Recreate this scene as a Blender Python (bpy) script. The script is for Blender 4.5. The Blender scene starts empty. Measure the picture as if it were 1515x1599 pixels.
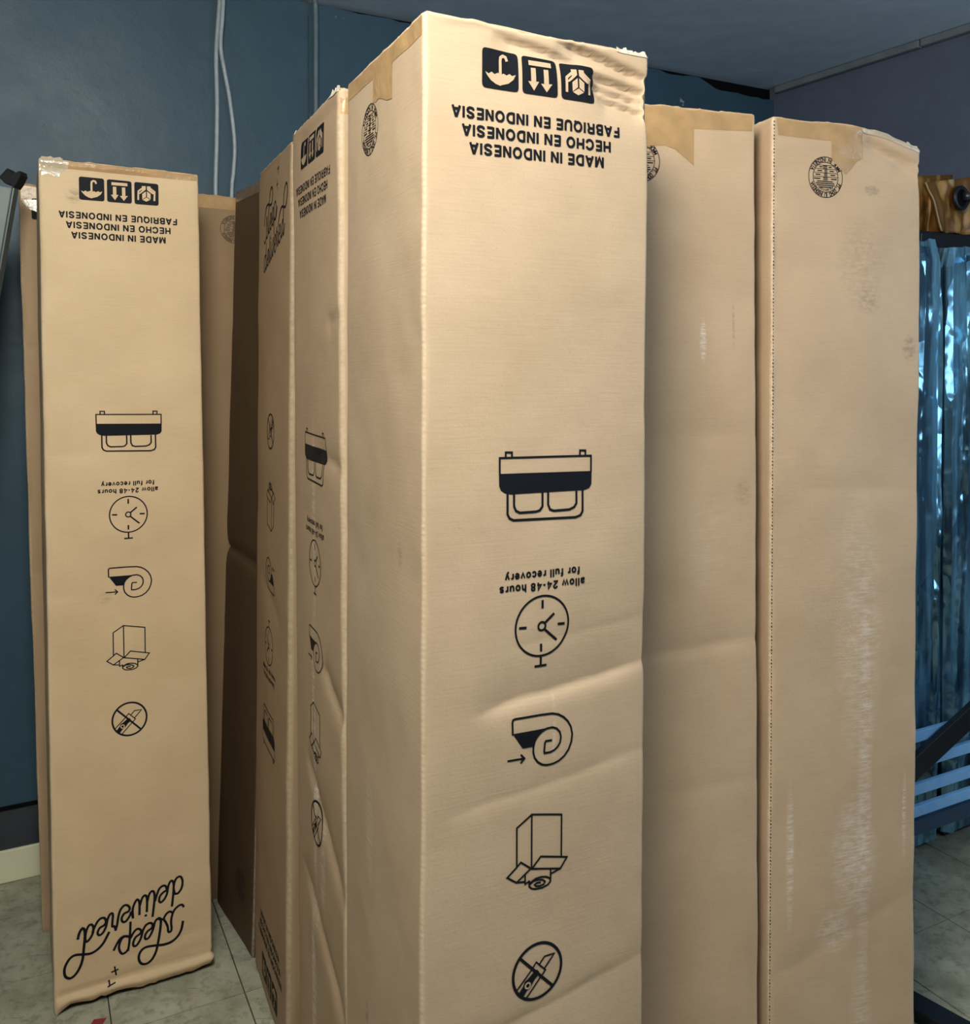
import bpy, bmesh, math, random, json
import numpy as np
from mathutils import Vector, Matrix
random.seed(7); RNG = np.random.default_rng(11)
scene = bpy.context.scene
COL = scene.collection

# ------------------------------------------------------------------ camera, world, lights, exposure
CAM_Z = 1.466
cam_d = bpy.data.cameras.new('camera'); cam = bpy.data.objects.new('camera', cam_d); COL.objects.link(cam)
cam.location = (0, 0, CAM_Z); cam.rotation_euler = (math.radians(89.1), 0, 0)
cam_d.sensor_fit = 'HORIZONTAL'; cam_d.sensor_width = 36; cam_d.lens = 36*1400/1515
cam_d.shift_x = 0.0; cam_d.shift_y = -(799.5-592)/1515
cam_d.clip_start = .05; scene.camera = cam
vs = scene.view_settings; vs.view_transform = 'Standard'; vs.look = 'None'; vs.gamma = 1; vs.exposure = 0.0; vs.use_curve_mapping = False

world = bpy.data.worlds.new('world'); scene.world = world; world.use_nodes = True
world.node_tree.nodes['Background'].inputs[0].default_value = (.80, .90, 1.0, 1)
world.node_tree.nodes['Background'].inputs[1].default_value = .015

def area(name, loc, target, sx, sy, power, col):
    l = bpy.data.lights.new(name, 'AREA'); l.shape = 'RECTANGLE'; l.size = sx; l.size_y = sy; l.energy = power; l.color = col
    o = bpy.data.objects.new(name, l); COL.objects.link(o); o.location = loc
    o.rotation_euler = (Vector(target)-Vector(loc)).to_track_quat('-Z', 'Y').to_euler(); return o
# opal ceiling lamp hanging just above the viewer
lp = bpy.data.lights.new('ceiling_lamp_glow', 'POINT'); lp.energy = 134; lp.color = (1.0, .972, .865); lp.shadow_soft_size = .26
lo = bpy.data.objects.new('ceiling_lamp_glow', lp); COL.objects.link(lo); lo.location = (-.23, .22, 2.38)
# daylight from the window further along the right-hand wall
area('window_daylight', (2.78, 1.15, 1.70), (.9, 1.75, 1.55), 1.0, 1.2, 29, (.58, .79, 1.0))

# ------------------------------------------------------------------ helpers
def tag(o, label=None, cat=None, group=None, kind=None):
    if label: o['label'] = label
    if cat: o['category'] = cat
    if group: o['group'] = group
    if kind: o['kind'] = kind
    return o
def link(name, me, parent=None, mat=None):
    o = bpy.data.objects.new(name, me); COL.objects.link(o)
    if parent: o.parent = parent
    if mat: me.materials.append(mat)
    return o
def mesh_obj(name, verts, faces, mat=None, parent=None, smooth=False):
    me = bpy.data.meshes.new(name); me.from_pydata([tuple(map(float, v)) for v in verts], [], faces); me.update()
    if smooth: me.polygons.foreach_set('use_smooth', [True]*len(me.polygons))
    return link(name, me, parent, mat)
def bm_obj(name, bm, mat=None, parent=None, smooth=False):
    me = bpy.data.meshes.new(name); bm.normal_update(); bm.to_mesh(me); bm.free()
    if smooth: me.polygons.foreach_set('use_smooth', [True]*len(me.polygons))
    return link(name, me, parent, mat)
def empty(name, loc=(0, 0, 0)):
    o = bpy.data.objects.new(name, None); COL.objects.link(o); o.location = loc; o.empty_display_size = .05; return o
def box_bm(bm, o, a, b, c, la, lb, lc, bev=0):
    """box with corner o along unit axes a,b,c"""
    o, a, b, c = map(Vector, (o, a, b, c)); vs_ = []
    for k in (0, 1):
        for j in (0, 1):
            for i in (0, 1): vs_.append(bm.verts.new(o+a*la*i+b*lb*j+c*lc*k))
    fs = [(0,2,3,1),(4,5,7,6),(0,1,5,4),(2,6,7,3),(0,4,6,2),(1,3,7,5)]
    new = [bm.faces.new([vs_[q] for q in f]) for f in fs]
    bmesh.ops.recalc_face_normals(bm, faces=new)
    if bev: bmesh.ops.bevel(bm, geom=list({e for f in new for e in f.edges}), offset=bev, segments=2, affect='EDGES', profile=.5)
def box(name, o, a, b, c, la, lb, lc, mat, parent=None, bev=0):
    bm = bmesh.new(); box_bm(bm, o, a, b, c, la, lb, lc, bev); return bm_obj(name, bm, mat, parent)
def tube(name, pts, r, mat, parent=None, n=8, ripple=0):
    pts = [Vector(p) for p in pts]; V = []; F = []
    for i, p in enumerate(pts):
        t = (pts[min(i+1, len(pts)-1)]-pts[max(i-1, 0)]).normalized()
        a = t.orthogonal().normalized() if i == 0 else (a-t*a.dot(t)).normalized()
        b = t.cross(a); rr = r*(1+(ripple if i % 2 else 0))
        for k in range(n):
            q = 2*math.pi*k/n; V.append(p+(a*math.cos(q)+b*math.sin(q))*rr)
    for i in range(len(pts)-1):
        for k in range(n): F.append((i*n+k, i*n+(k+1) % n, (i+1)*n+(k+1) % n, (i+1)*n+k))
    F.append(tuple(range(n-1, -1, -1))); F.append(tuple((len(pts)-1)*n+k for k in range(n)))
    return mesh_obj(name, V, F, mat, parent, True)
def vnoise(x, y, seed=0):
    """smooth value noise, vectorised, range -1..1"""
    r = np.random.default_rng(seed).uniform(-1, 1, (64, 64))
    xi = np.floor(x).astype(int); yi = np.floor(y).astype(int); fx = x-xi; fy = y-yi
    fx = fx*fx*(3-2*fx); fy = fy*fy*(3-2*fy)
    g = lambda a, b: r[a % 64, b % 64]
    return (g(xi, yi)*(1-fx)+g(xi+1, yi)*fx)*(1-fy)+(g(xi, yi+1)*(1-fx)+g(xi+1, yi+1)*fx)*fy
def catmull(pts, k=6, closed=False):
    P = [np.array(p, float) for p in pts]; out = []
    n = len(P)
    for i in range(n if closed else n-1):
        if closed: p0, p1, p2, p3 = P[i-1], P[i], P[(i+1) % n], P[(i+2) % n]
        else: p0, p1, p2, p3 = P[max(i-1, 0)], P[i], P[i+1], P[min(i+2, n-1)]
        for j in range(k):
            t = j/k
            out.append(.5*((2*p1)+(-p0+p2)*t+(2*p0-5*p1+4*p2-p3)*t*t+(-p0+3*p1-3*p2+p3)*t**3))
    if not closed: out.append(P[-1])
    return [tuple(q) for q in out]

# ------------------------------------------------------------------ node material helpers
class NT:
    def __init__(s, name):
        s.m = bpy.data.materials.new(name); s.m.use_nodes = True; s.t = s.m.node_tree; s.b = s.t.nodes['Principled BSDF']
    def n(s, t, **kw):
        o = s.t.nodes.new(t)
        for k, v in kw.items(): setattr(o, k, v)
        return o
    def l(s, a, b): s.t.links.new(a, b)
    def val(s, x, sock):
        if isinstance(x, (int, float)): sock.default_value = x
        elif isinstance(x, tuple): sock.default_value = x if len(x) == len(sock.default_value) else (*x, 1)
        else: s.l(x, sock)
    def math(s, op, a, b=0.0, clamp=False):
        o = s.n('ShaderNodeMath', operation=op, use_clamp=clamp); s.val(a, o.inputs[0]); s.val(b, o.inputs[1]); return o.outputs[0]
    def mix(s, f, a, b, blend='MIX'):
        o = s.n('ShaderNodeMix', data_type='RGBA', blend_type=blend); s.val(f, o.inputs[0]); s.val(a, o.inputs[6]); s.val(b, o.inputs[7]); return o.outputs[2]
    def noise(s, vec, scale, detail=3, rough=.55, dist=0, sc=None):
        if sc:
            mp = s.n('ShaderNodeMapping'); s.l(vec, mp.inputs[0]); mp.inputs['Scale'].default_value = sc; vec = mp.outputs[0]
        o = s.n('ShaderNodeTexNoise'); s.l(vec, o.inputs['Vector']); o.inputs['Scale'].default_value = scale
        o.inputs['Detail'].default_value = detail; o.inputs['Roughness'].default_value = rough; o.inputs['Distortion'].default_value = dist
        return o.outputs[0]
    def ramp(s, f, a, b, ca=0., cb=1.):
        o = s.n('ShaderNodeMapRange'); o.clamp = True; s.l(f, o.inputs[0])
        for i, v in zip((1, 2, 3, 4), (a, b, ca, cb)): o.inputs[i].default_value = v
        return o.outputs[0]
    def coord(s, kind='Object'): return s.n('ShaderNodeTexCoord').outputs[kind]
    def bump(s, h, strength, dist=.002, prev=None):
        o = s.n('ShaderNodeBump'); s.l(h, o.inputs['Height']); o.inputs['Strength'].default_value = strength; o.inputs['Distance'].default_value = dist
        if prev: s.l(prev, o.inputs['Normal'])
        return o.outputs[0]
    def set(s, **kw):
        for k, v in kw.items(): s.val(v, s.b.inputs[k.replace('_', ' ')])
        return s.m
def plain(name, col, rough=.6, metal=0., spec=.5):
    t = NT(name); t.set(Base_Color=(*col, 1), Roughness=rough, Metallic=metal); t.b.inputs['Specular IOR Level'].default_value = spec
    t.m.diffuse_color = (*col, 1); return t.m

def mottled(name, c1, c2, scale, rough=.5, bump=.15, bscale=60, spec=.4, chips=None, detail=4):
    t = NT(name); co = t.coord(); f = t.noise(co, scale, detail)
    col = t.mix(t.ramp(f, .3, .7), (*c1, 1), (*c2, 1))
    if chips:
        ch = t.math('MULTIPLY', t.ramp(t.noise(co, 7, 2), .62, .66), t.ramp(t.noise(co, 60, 3), .60, .64))
        col = t.mix(ch, col, (*chips, 1))
    t.set(Base_Color=col, Roughness=rough); t.b.inputs['Specular IOR Level'].default_value = spec
    t.l(t.bump(t.noise(co, bscale, 3), bump, .004), t.b.inputs['Normal']); return t.m

def cardboard(name, tint=(1, 1, 1), corr=.35, scuffs=(), dirt=(), seed=0., wearamt=.35, beadamt=.10):
    """kraft liner: uv is in metres round the carton; scuffs/dirt = (u, v, half-u, half-v, strength)"""
    t = NT(name); uv = t.n('ShaderNodeUVMap').outputs[0]
    mp = t.n('ShaderNodeMapping'); t.l(uv, mp.inputs[0]); mp.inputs['Location'].default_value = (seed, seed*1.7, 0); v = mp.outputs[0]
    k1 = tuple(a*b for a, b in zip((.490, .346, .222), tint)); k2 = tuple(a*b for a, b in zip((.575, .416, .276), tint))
    col = t.mix(t.ramp(t.noise(v, 5, 4), .3, .7), (*k1, 1), (*k2, 1))
    col = t.mix(t.ramp(t.noise(v, 420, 2), .35, .65, 0, .22), col, tuple(a*.78 for a in k1)+(1,))
    streak = t.noise(v, 1, 3, .6, sc=(14, 330, 1))
    col = t.mix(t.ramp(streak, .35, .7, 0, .12), col, tuple(min(1, a*1.25) for a in k2)+(1,))
    speck = t.ramp(t.noise(v, 240, 1), .74, .78); col = t.mix(t.math('MULTIPLY', speck, .35), col, (.16, .10, .06, 1))
    def blobs(items, noisev, lo, hi, colr, c):
        sep = t.n('ShaderNodeSeparateXYZ'); t.l(uv, sep.inputs[0])
        for (u0, v0, hu, hv, s_) in items:
            a = t.math('DIVIDE', t.math('SUBTRACT', sep.outputs[0], u0), hu); b = t.math('DIVIDE', t.math('SUBTRACT', sep.outputs[1], v0), hv)
            r = t.math('ADD', t.math('MULTIPLY', a, a), t.math('MULTIPLY', b, b)); g = t.ramp(r, 1.0, .1, 0, s_)
            c = t.mix(t.math('MULTIPLY', g, noisev), c, colr)
        return c
    if scuffs:
        nz = t.math('ADD', t.ramp(t.noise(v, 1, 4, .7, sc=(25, 190, 1)), .45, .72), t.ramp(t.noise(v, 45, 4, .7), .45, .75, 0, .5), True)
        col = blobs(scuffs, nz, 0, 1, (.78, .70, .64, 1), col)
    if dirt:
        nz = t.ramp(t.noise(v, 60, 4, .7, sc=(1, 2.2, 1)), .40, .62); col = blobs(dirt, nz, 0, 1, (.12, .09, .07, 1), col)
    at = t.n('ShaderNodeAttribute', attribute_name='wear').outputs[2]
    wn = t.math('MULTIPLY', at, t.ramp(t.noise(v, 1, 3, .7, sc=(60, 90, 1)), .38, .62, .15, wearamt))
    col = t.mix(wn, col, (.74, .60, .44, 1))
    t.set(Base_Color=col, Roughness=.62); t.b.inputs['Specular IOR Level'].default_value = .28
    nrm = t.bump(streak, corr, .0007)
    nrm = t.bump(t.noise(v, 40, 3), .12, .004, nrm)
    sep = t.n('ShaderNodeSeparateXYZ'); t.l(uv, sep.inputs[0])
    bead = t.math('MULTIPLY', t.math('SINE', t.math('MULTIPLY', sep.outputs[1], 2*math.pi/.0085)), at)
    nrm = t.bump(bead, beadamt, .0008, nrm); t.l(nrm, t.b.inputs['Normal']); return t.m

INK = NT('black_print'); INK.set(Base_Color=(.006, .007, .010, 1), Roughness=.6); INK.b.inputs['Specular IOR Level'].default_value = .12; INK = INK.m
INK2 = plain('faded_black_print', (.045, .036, .028), .6, 0, .25)
def tape_mat(name, col, rough):
    t = NT(name); co = t.coord(); f = t.noise(co, 30, 4)
    t.set(Base_Color=t.mix(t.ramp(f, .35, .7), (*col, 1), tuple(min(1, a*1.25) for a in col)+(1,)), Roughness=rough)
    t.b.inputs['Specular IOR Level'].default_value = .45
    t.l(t.bump(t.noise(co, 90, 4), .35, .003), t.b.inputs['Normal']); return t.m
TAPE = tape_mat('brown_packing_tape', (.365, .22, .10), .30)
TAPE_D = tape_mat('dark_brown_packing_tape', (.17, .10, .05), .25)
CLEAR = tape_mat('wrinkled_clear_tape', (.43, .34, .235), .13)
PAPER = plain('torn_white_paper_edge', (.50, .43, .34), .8)

# ------------------------------------------------------------------ 2-D art tools (millimetres on the panel: u to the right, d down from the top)
class Art:
    """flat shapes: list of (vertices, faces) pieces in mm"""
    def __init__(s): s.v = []; s.f = []
    def add(s, v, f):
        k = len(s.v); s.v += [tuple(p[:2]) for p in v]; s.f += [tuple(i+k for i in q) for q in f]; return s
    def stroke(s, pts, w, closed=False, cap=True):
        w *= 1.18; P = [np.array(p[:2], float) for p in pts]
        Q = [P[0]]
        for p in P[1:]:
            d = np.linalg.norm(p-Q[-1]); m = max(1, int(d/7))
            for j in range(1, m+1): Q.append(Q[-1]+(p-Q[-1])/(m-j+1) if m > 1 else p)
        P = [Q[0]]+[b for a, b in zip(Q, Q[1:]) if np.linalg.norm(b-a) > .05]
        n = len(P)
        if n < 2: return s
        if cap and not closed:
            P[0] = P[0]-(P[1]-P[0])/np.linalg.norm(P[1]-P[0])*w*.4; P[-1] = P[-1]+(P[-1]-P[-2])/np.linalg.norm(P[-1]-P[-2])*w*.4
        L = []; R = []
        for i in range(n):
            a = P[i]-P[i-1] if (i > 0 or closed) else P[1]-P[0]; b = P[(i+1) % n]-P[i] if (i < n-1 or closed) else P[i]-P[i-1]
            a = a/(np.linalg.norm(a)+1e-9); b = b/(np.linalg.norm(b)+1e-9); na = np.array([-a[1], a[0]]); nb = np.array([-b[1], b[0]])
            m = na+nb; m = m/(np.linalg.norm(m)+1e-9); k = min(1/max(.35, m@na), 1.7)
            L.append(P[i]+m*k*w/2); R.append(P[i]-m*k*w/2)
        V = L+R; F = [(i, (i+1) % n, n+(i+1) % n, n+i) for i in range(n if closed else n-1)]
        return s.add(V, F)
    def disc(s, c, r, n=20): return s.add([(c[0]+r*math.cos(2*math.pi*i/n), c[1]+r*math.sin(2*math.pi*i/n)) for i in range(n)], [tuple(range(n))])
    def ring(s, c, r, w, n=56, ry=None):
        ry = ry or r
        return s.stroke([(c[0]+r*math.cos(2*math.pi*i/n), c[1]+ry*math.sin(2*math.pi*i/n)) for i in range(n)], w, True)
    def poly(s, pts, cut=6.0):
        bm = bmesh.new(); bm.faces.new([bm.verts.new((p[0], p[1], 0)) for p in pts])
        bmesh.ops.triangulate(bm, faces=bm.faces[:])
        xs = [p[0] for p in pts]; ys = [p[1] for p in pts]
        for ax, lo, hi in ((0, min(xs), max(xs)), (1, min(ys), max(ys))):
            k = math.ceil(lo/cut)*cut
            while k < hi:
                co = [0, 0, 0]; no = [0, 0, 0]; co[ax] = k; no[ax] = 1
                bmesh.ops.bisect_plane(bm, geom=bm.verts[:]+bm.edges[:]+bm.faces[:], plane_co=co, plane_no=no); k += cut
        bm.verts.index_update(); s.add([v.co[:2] for v in bm.verts], [tuple(v.index for v in f.verts) for f in bm.faces]); bm.free(); return s
    def text(s, txt, c, w, h, rot180=True, bold=.030):
        # heavy grotesque lettering, every glyph drawn as strokes in a unit-height cell
        tot = sum(GLYPH[ch][0] for ch in txt)+.20*(len(txt)-1); k = w/tot; x = 0.; g = -1 if rot180 else 1
        for ch in txt:
            gw, strokes = GLYPH[ch]
            for q in strokes:
                s.stroke([(c[0]+g*((x+p[0])*k-w/2), c[1]+g*(.5-p[1])*h) for p in q], .20*h, cap=False)
            x += gw+.20
        return s
    def arc_text(s, txt, c, r, a0, a1, h, inward):
        """letters on a circle; angles in degrees in (u,d); inward = letter tops towards the centre"""
        n = len(txt)
        for i, ch in enumerate(txt):
            if ch == ' ': continue
            a = math.radians(a0+(a1-a0)*(i+.5)/n); v, f = text_mesh(ch, .03)
            x = (v[:, 0]-(v[:, 0].min()+v[:, 0].max())/2)*h/.69*.82; y = (v[:, 1]-.345)*h/.69
            er = np.array([math.cos(a), math.sin(a)]); et = np.array([-math.sin(a), math.cos(a)])*(1 if a1 > a0 else -1)
            up = -er if inward else er
            s.add(np.array(c)+er*r+x[:, None]*et+y[:, None]*up, f)
        return s
def _arc(cx, cy, rx, ry, a0, a1, n=9): return [(cx+rx*math.cos(math.radians(a0+(a1-a0)*i/n)), cy+ry*math.sin(math.radians(a0+(a1-a0)*i/n))) for i in range(n+1)]
_e = .075                                                           # half a stroke: stems are drawn on their centre line
_O = _arc(.43, .5, .35, .43, 90, 450, 20); _o = lambda x=.29: _arc(x, .36, .23, .30, 90, 450, 16)
_S = [(.65, .72), (.62, .82), (.52, .91), (.36, .93), (.20, .89), (.11, .78), (.13, .65), (.25, .56), (.45, .49), (.60, .41), (.66, .28), (.60, .14), (.46, .07), (.30, .07), (.15, .13), (.08, .28)]
GLYPH = {' ': (.22, []),
 'A': (.80, [[(.06, 0), (.36, 1-_e), (.44, 1-_e), (.74, 0)], [(.18, .29), (.62, .29)]]),
 'B': (.72, [[(.08, 0), (.08, 1)], [(.08, 1-_e), (.40, 1-_e), (.56, .87), (.58, .74), (.53, .60), (.40, .53), (.08, .53)], [(.40, .53), (.58, .46), (.64, .30), (.58, .14), (.42, _e), (.08, _e)]]),
 'C': (.80, [[(.74, .68), (.66, .84), (.52, .92), (.36, .92), (.20, .83), (.10, .66), (.08, .48), (.11, .30), (.22, .14), (.37, .07), (.53, .08), (.67, .17), (.75, .34)]]),
 'D': (.78, [[(.08, 0), (.08, 1)], [(.08, 1-_e), (.36, 1-_e), (.53, .87), (.66, .71), (.70, .5), (.66, .29), (.53, .13), (.36, _e), (.08, _e)]]),
 'E': (.66, [[(.08, 0), (.08, 1)], [(.08, 1-_e), (.64, 1-_e)], [(.08, .53), (.60, .53)], [(.08, _e), (.66, _e)]]),
 'F': (.62, [[(.08, 0), (.08, 1)], [(.08, 1-_e), (.62, 1-_e)], [(.08, .50), (.55, .50)]]),
 'H': (.74, [[(.08, 0), (.08, 1)], [(.66, 0), (.66, 1)], [(.08, .53), (.66, .53)]]),
 'I': (.16, [[(.08, 0), (.08, 1)]]),
 'M': (.88, [[(.08, 0), (.08, 1)], [(.80, 0), (.80, 1)], [(.10, .98), (.44, .06), (.78, .98)]]),
 'N': (.74, [[(.08, 0), (.08, 1)], [(.66, 0), (.66, 1)], [(.10, .97), (.64, .03)]]),
 'O': (.86, [_O]), 'Q': (.86, [_O, [(.50, .22), (.80, -.02)]]),
 'R': (.76, [[(.08, 0), (.08, 1)], [(.08, 1-_e), (.44, 1-_e), (.60, .87), (.64, .72), (.58, .56), (.44, .48), (.08, .48)], [(.44, .48), (.58, .40), (.62, .18), (.68, 0)]]),
 'S': (.74, [_S]), 'U': (.74, [[(.08, 1), (.08, .32), (.14, .15), (.28, .07), (.46, .07), (.60, .15), (.66, .32), (.66, 1)]]),
 'a': (.54, [[(.07, .50), (.13, .62), (.27, .66), (.40, .62), (.45, .50), (.45, 0)], [(.45, .36), (.22, .33), (.08, .22), (.10, .10), (.22, .06), (.36, .12), (.45, .26)]]),
 'l': (.15, [[(.075, 0), (.075, 1)]]), 'o': (.58, [_o()]),
 'w': (.78, [[(.04, .70), (.21, .05), (.39, .66), (.57, .05), (.74, .70)]]), 'v': (.54, [[(.04, .70), (.27, .05), (.50, .70)]]),
 'y': (.54, [[(.04, .70), (.28, .05)], [(.50, .70), (.26, -.10), (.18, -.20), (.05, -.20)]]),
 'h': (.54, [[(.075, 0), (.075, 1)], [(.075, .45), (.15, .62), (.30, .66), (.42, .60), (.46, .45), (.46, 0)]]),
 'u': (.54, [[(.075, .70), (.075, .24), (.13, .10), (.26, .06), (.40, .14), (.46, .28)], [(.46, .70), (.46, 0)]]),
 'r': (.36, [[(.075, 0), (.075, .70)], [(.075, .42), (.14, .58), (.34, .66)]]),
 's': (.50, [[(.43, .50), (.37, .62), (.24, .66), (.12, .62), (.08, .52), (.14, .42), (.34, .33), (.43, .24), (.40, .12), (.26, .05), (.12, .09), (.06, .20)]]),
 'f': (.34, [[(.12, 0), (.12, .80), (.17, .92), (.33, .93)], [(.0, .64), (.33, .64)]]),
 'e': (.56, [[(.09, .38), (.50, .38), (.46, .56), (.36, .65), (.22, .65), (.11, .54), (.075, .36), (.11, .18), (.22, .07), (.36, .06), (.49, .18)]]),
 'c': (.54, [[(.48, .50), (.40, .63), (.27, .66), (.14, .59), (.075, .44), (.075, .27), (.14, .12), (.27, .05), (.40, .09), (.49, .23)]]),
 '2': (.58, [[(.09, .68), (.14, .85), (.28, .93), (.43, .88), (.51, .74), (.46, .58), (.30, .40), (.12, .22), (.07, _e), (.54, _e)]]),
 '4': (.60, [[(.43, 0), (.43, .97), (.05, .30), (.58, .30)]]),
 '8': (.58, [_arc(.29, .73, .20, .20, 90, 450, 14), _arc(.29, .29, .22, .22, 90, 450, 14)]), '-': (.34, [[(.02, .38), (.32, .38)]])}
_TX = {}
def text_mesh(txt, bold):
    if (txt, bold) not in _TX:
        cu = bpy.data.curves.new('t', 'FONT'); cu.body = txt; cu.size = 1; cu.offset = bold; cu.resolution_u = 3; cu.fill_mode = 'BOTH'
        o = bpy.data.objects.new('t', cu); COL.objects.link(o); dg = bpy.context.evaluated_depsgraph_get(); me = o.evaluated_get(dg).to_mesh()
        v = np.array([q.co[:2] for q in me.vertices]); f = [tuple(p.vertices) for p in me.polygons]
        o.evaluated_get(dg).to_mesh_clear(); bpy.data.objects.remove(o); bpy.data.curves.remove(cu); _TX[(txt, bold)] = (v, f)
    return _TX[(txt, bold)]

# ------------------------------------------------------------------ cartons
class Carton:
    """tall corrugated carton. FL = front-left corner at the top, theta = yaw of the front edge, lean = top minus bottom offset.
    features: (face, u0, d0, u1, d1, depth, width_above, width_below) in metres; drop(x, y) lowers the top edge"""
    def __init__(s, label, FL, theta, W, D, mat, H=1.93, lean=(0, 0), step=.009, creases=(), bulge=.004, drop=None, seed=1, wob=.0012, r=.006, lift=0.):
        s.W, s.D, s.H, s.r, s.lean = W, D, H, r, lean; t = math.radians(theta)
        s.ex = np.array([math.cos(t), math.sin(t)]); s.ey = np.array([-math.sin(t), math.cos(t)]); s.FL = np.array(FL)
        s.off = {'front': 0, 'right': W, 'back': W+D, 'left': 2*W+D}; s.P = 2*(W+D)
        s.lift = lift; s.creases, s.bulge, s.dropf, s.seed, s.wob = creases, bulge, drop, seed, wob
        base = s.FL-np.array(lean)
        s.root = empty('carton', (base[0], base[1], 0)); tag(s.root, label, 'carton', 'tall mattress cartons standing on end')
        ss = []
        for nm, L in (('front', W), ('right', D), ('back', W), ('left', D)):
            o = s.off[nm]; n = int((L-2*r)/step)+1; ss += list(o+np.linspace(r, L-r, n)); ss += list(o+L+np.linspace(-r, r, 5)[1:-1])
        s.S = np.array(ss)
        nz = int(H/step); s.Z = np.unique(np.concatenate([np.linspace(0, H-.01, nz), [H-.007, H-.0045, H-.002, H]]))
        SS, ZZ = np.meshgrid(s.S, s.Z); s.G = s._eval(SS, ZZ)               # nz x ns x 3, local to root
        s.N = s._normals()
        nzr, nsr = SS.shape; V = s.G.reshape(-1, 3); idx = np.arange(nzr*nsr).reshape(nzr, nsr); nx = np.roll(idx, -1, 1)
        F = np.stack([idx[:-1], nx[:-1], nx[1:], idx[1:]], -1).reshape(-1, 4)
        me = bpy.data.meshes.new('body'); nv = len(V); nf = len(F)
        me.vertices.add(nv); me.vertices.foreach_set('co', V.astype(np.float32).ravel()); me.loops.add(nf*4); me.loops.foreach_set('vertex_index', F.astype(np.int32).ravel())
        me.polygons.add(nf); me.polygons.foreach_set('loop_start', np.arange(0, nf*4, 4, dtype=np.int32)); me.polygons.foreach_set('loop_total', np.full(nf, 4, np.int32))
        me.update(calc_edges=True); me.polygons.foreach_set('use_smooth', np.ones(nf, bool))
        sU = np.concatenate([SS.ravel()]); uvl = me.uv_layers.new(name='UVMap'); U = sU[F]; Vv = ZZ.ravel()[F]
        U[:, 1] = np.where(U[:, 1] < U[:, 0]-.1, U[:, 1]+s.P, U[:, 1]); U[:, 2] = np.where(U[:, 2] < U[:, 3]-.1, U[:, 2]+s.P, U[:, 2])
        uvl.data.foreach_set('uv', np.stack([U, Vv], -1).astype(np.float32).ravel())
        at = me.attributes.new('wear', 'FLOAT', 'POINT')
        w = np.zeros(SS.shape)
        for c in (0, W, W+D, 2*W+D, s.P): w = np.maximum(w, np.clip(1.25-np.abs(SS-c)/(r*.9), 0, 1))
        w = np.maximum(w, np.clip((ZZ-(H-.006))/.006, 0, 1)); at.data.foreach_set('value', w.astype(np.float32).ravel())
        me.validate(); s.mat = mat; s.body = link('body', me, s.root, mat)
        # top flaps (two, meeting in the middle) and the closed bottom
        for k, (y0, y1) in enumerate(((.003, D/2-.001), (D/2+.001, D-.003))):
            s._flap(y0, y1, 'top_flap', H-.001, 1, mat)
        s._flap(.004+(.035 if lift else 0), D-.004, 'bottom_flap', .0005, 0, mat)
    def _flap(s, y0, y1, name, z, top, mat):
        nx, ny = 24, 9; V = []; F = []
        for lay in (0, 1):
            for j in range(ny):
                for i in range(nx):
                    x = .003+(s.W-.006)*i/(nx-1); y = y0+(y1-y0)*j/(ny-1)
                    zz = z+(.004*lay if not top else -.004*lay)
                    if top and s.dropf: zz -= float(s.dropf(np.array([x]), np.array([y]))[0])
                    if top: zz += .0012*math.sin(x*40+s.seed)-.006*math.sin(math.pi*min(1, (y-0)/s.D))*0
                    p = s.FL+s.ex*x+s.ey*y+np.array(s.lean)*(zz/s.H-1)
                    V.append((p[0]-s.root.location.x, p[1]-s.root.location.y, zz))
        n = nx*ny
        for j in range(ny-1):
            for i in range(nx-1):
                a = j*nx+i; F += [(a, a+1, a+nx+1, a+nx), (n+a, n+a+nx, n+a+nx+1, n+a+1)]
        rim = [i for i in range(nx)]+[j*nx+nx-1 for j in range(1, ny)]+[(ny-1)*nx+i for i in range(nx-2, -1, -1)]+[j*nx for j in range(ny-2, 0, -1)]
        for a, b in zip(rim, rim[1:]+rim[:1]): F.append((a, n+a, n+b, b))
        o = mesh_obj(name, V, F, mat, s.root, True); return o
    def _flat(s, S):
        W, D, r, P = s.W, s.D, s.r, s.P; S = np.mod(S, P); X = np.zeros_like(S); Y = np.zeros_like(S); NX = np.zeros_like(S); NY = np.zeros_like(S)
        for o, L, p0, d, n in ((0, W, (0, 0), (1, 0), (0, -1)), (W, D, (W, 0), (0, 1), (1, 0)), (W+D, W, (W, D), (-1, 0), (0, 1)), (2*W+D, D, (0, D), (0, -1), (-1, 0))):
            m = (S >= o) & (S <= o+L); u = S-o
            X = np.where(m, p0[0]+d[0]*u, X); Y = np.where(m, p0[1]+d[1]*u, Y); NX = np.where(m, n[0], NX); NY = np.where(m, n[1], NY)
        for c, (cx, cy), a0 in ((W, (W-r, r), -90), (W+D, (W-r, D-r), 0), (2*W+D, (r, D-r), 90), (0, (r, r), 180)):
            ds = np.mod(S-c+P/2, P)-P/2; m = np.abs(ds) < r; ang = np.radians(a0+(ds+r)/(2*r)*90)
            X = np.where(m, cx+r*np.cos(ang), X); Y = np.where(m, cy+r*np.sin(ang), Y); NX = np.where(m, np.cos(ang), NX); NY = np.where(m, np.sin(ang), NY)
        return X, Y, NX, NY
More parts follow.
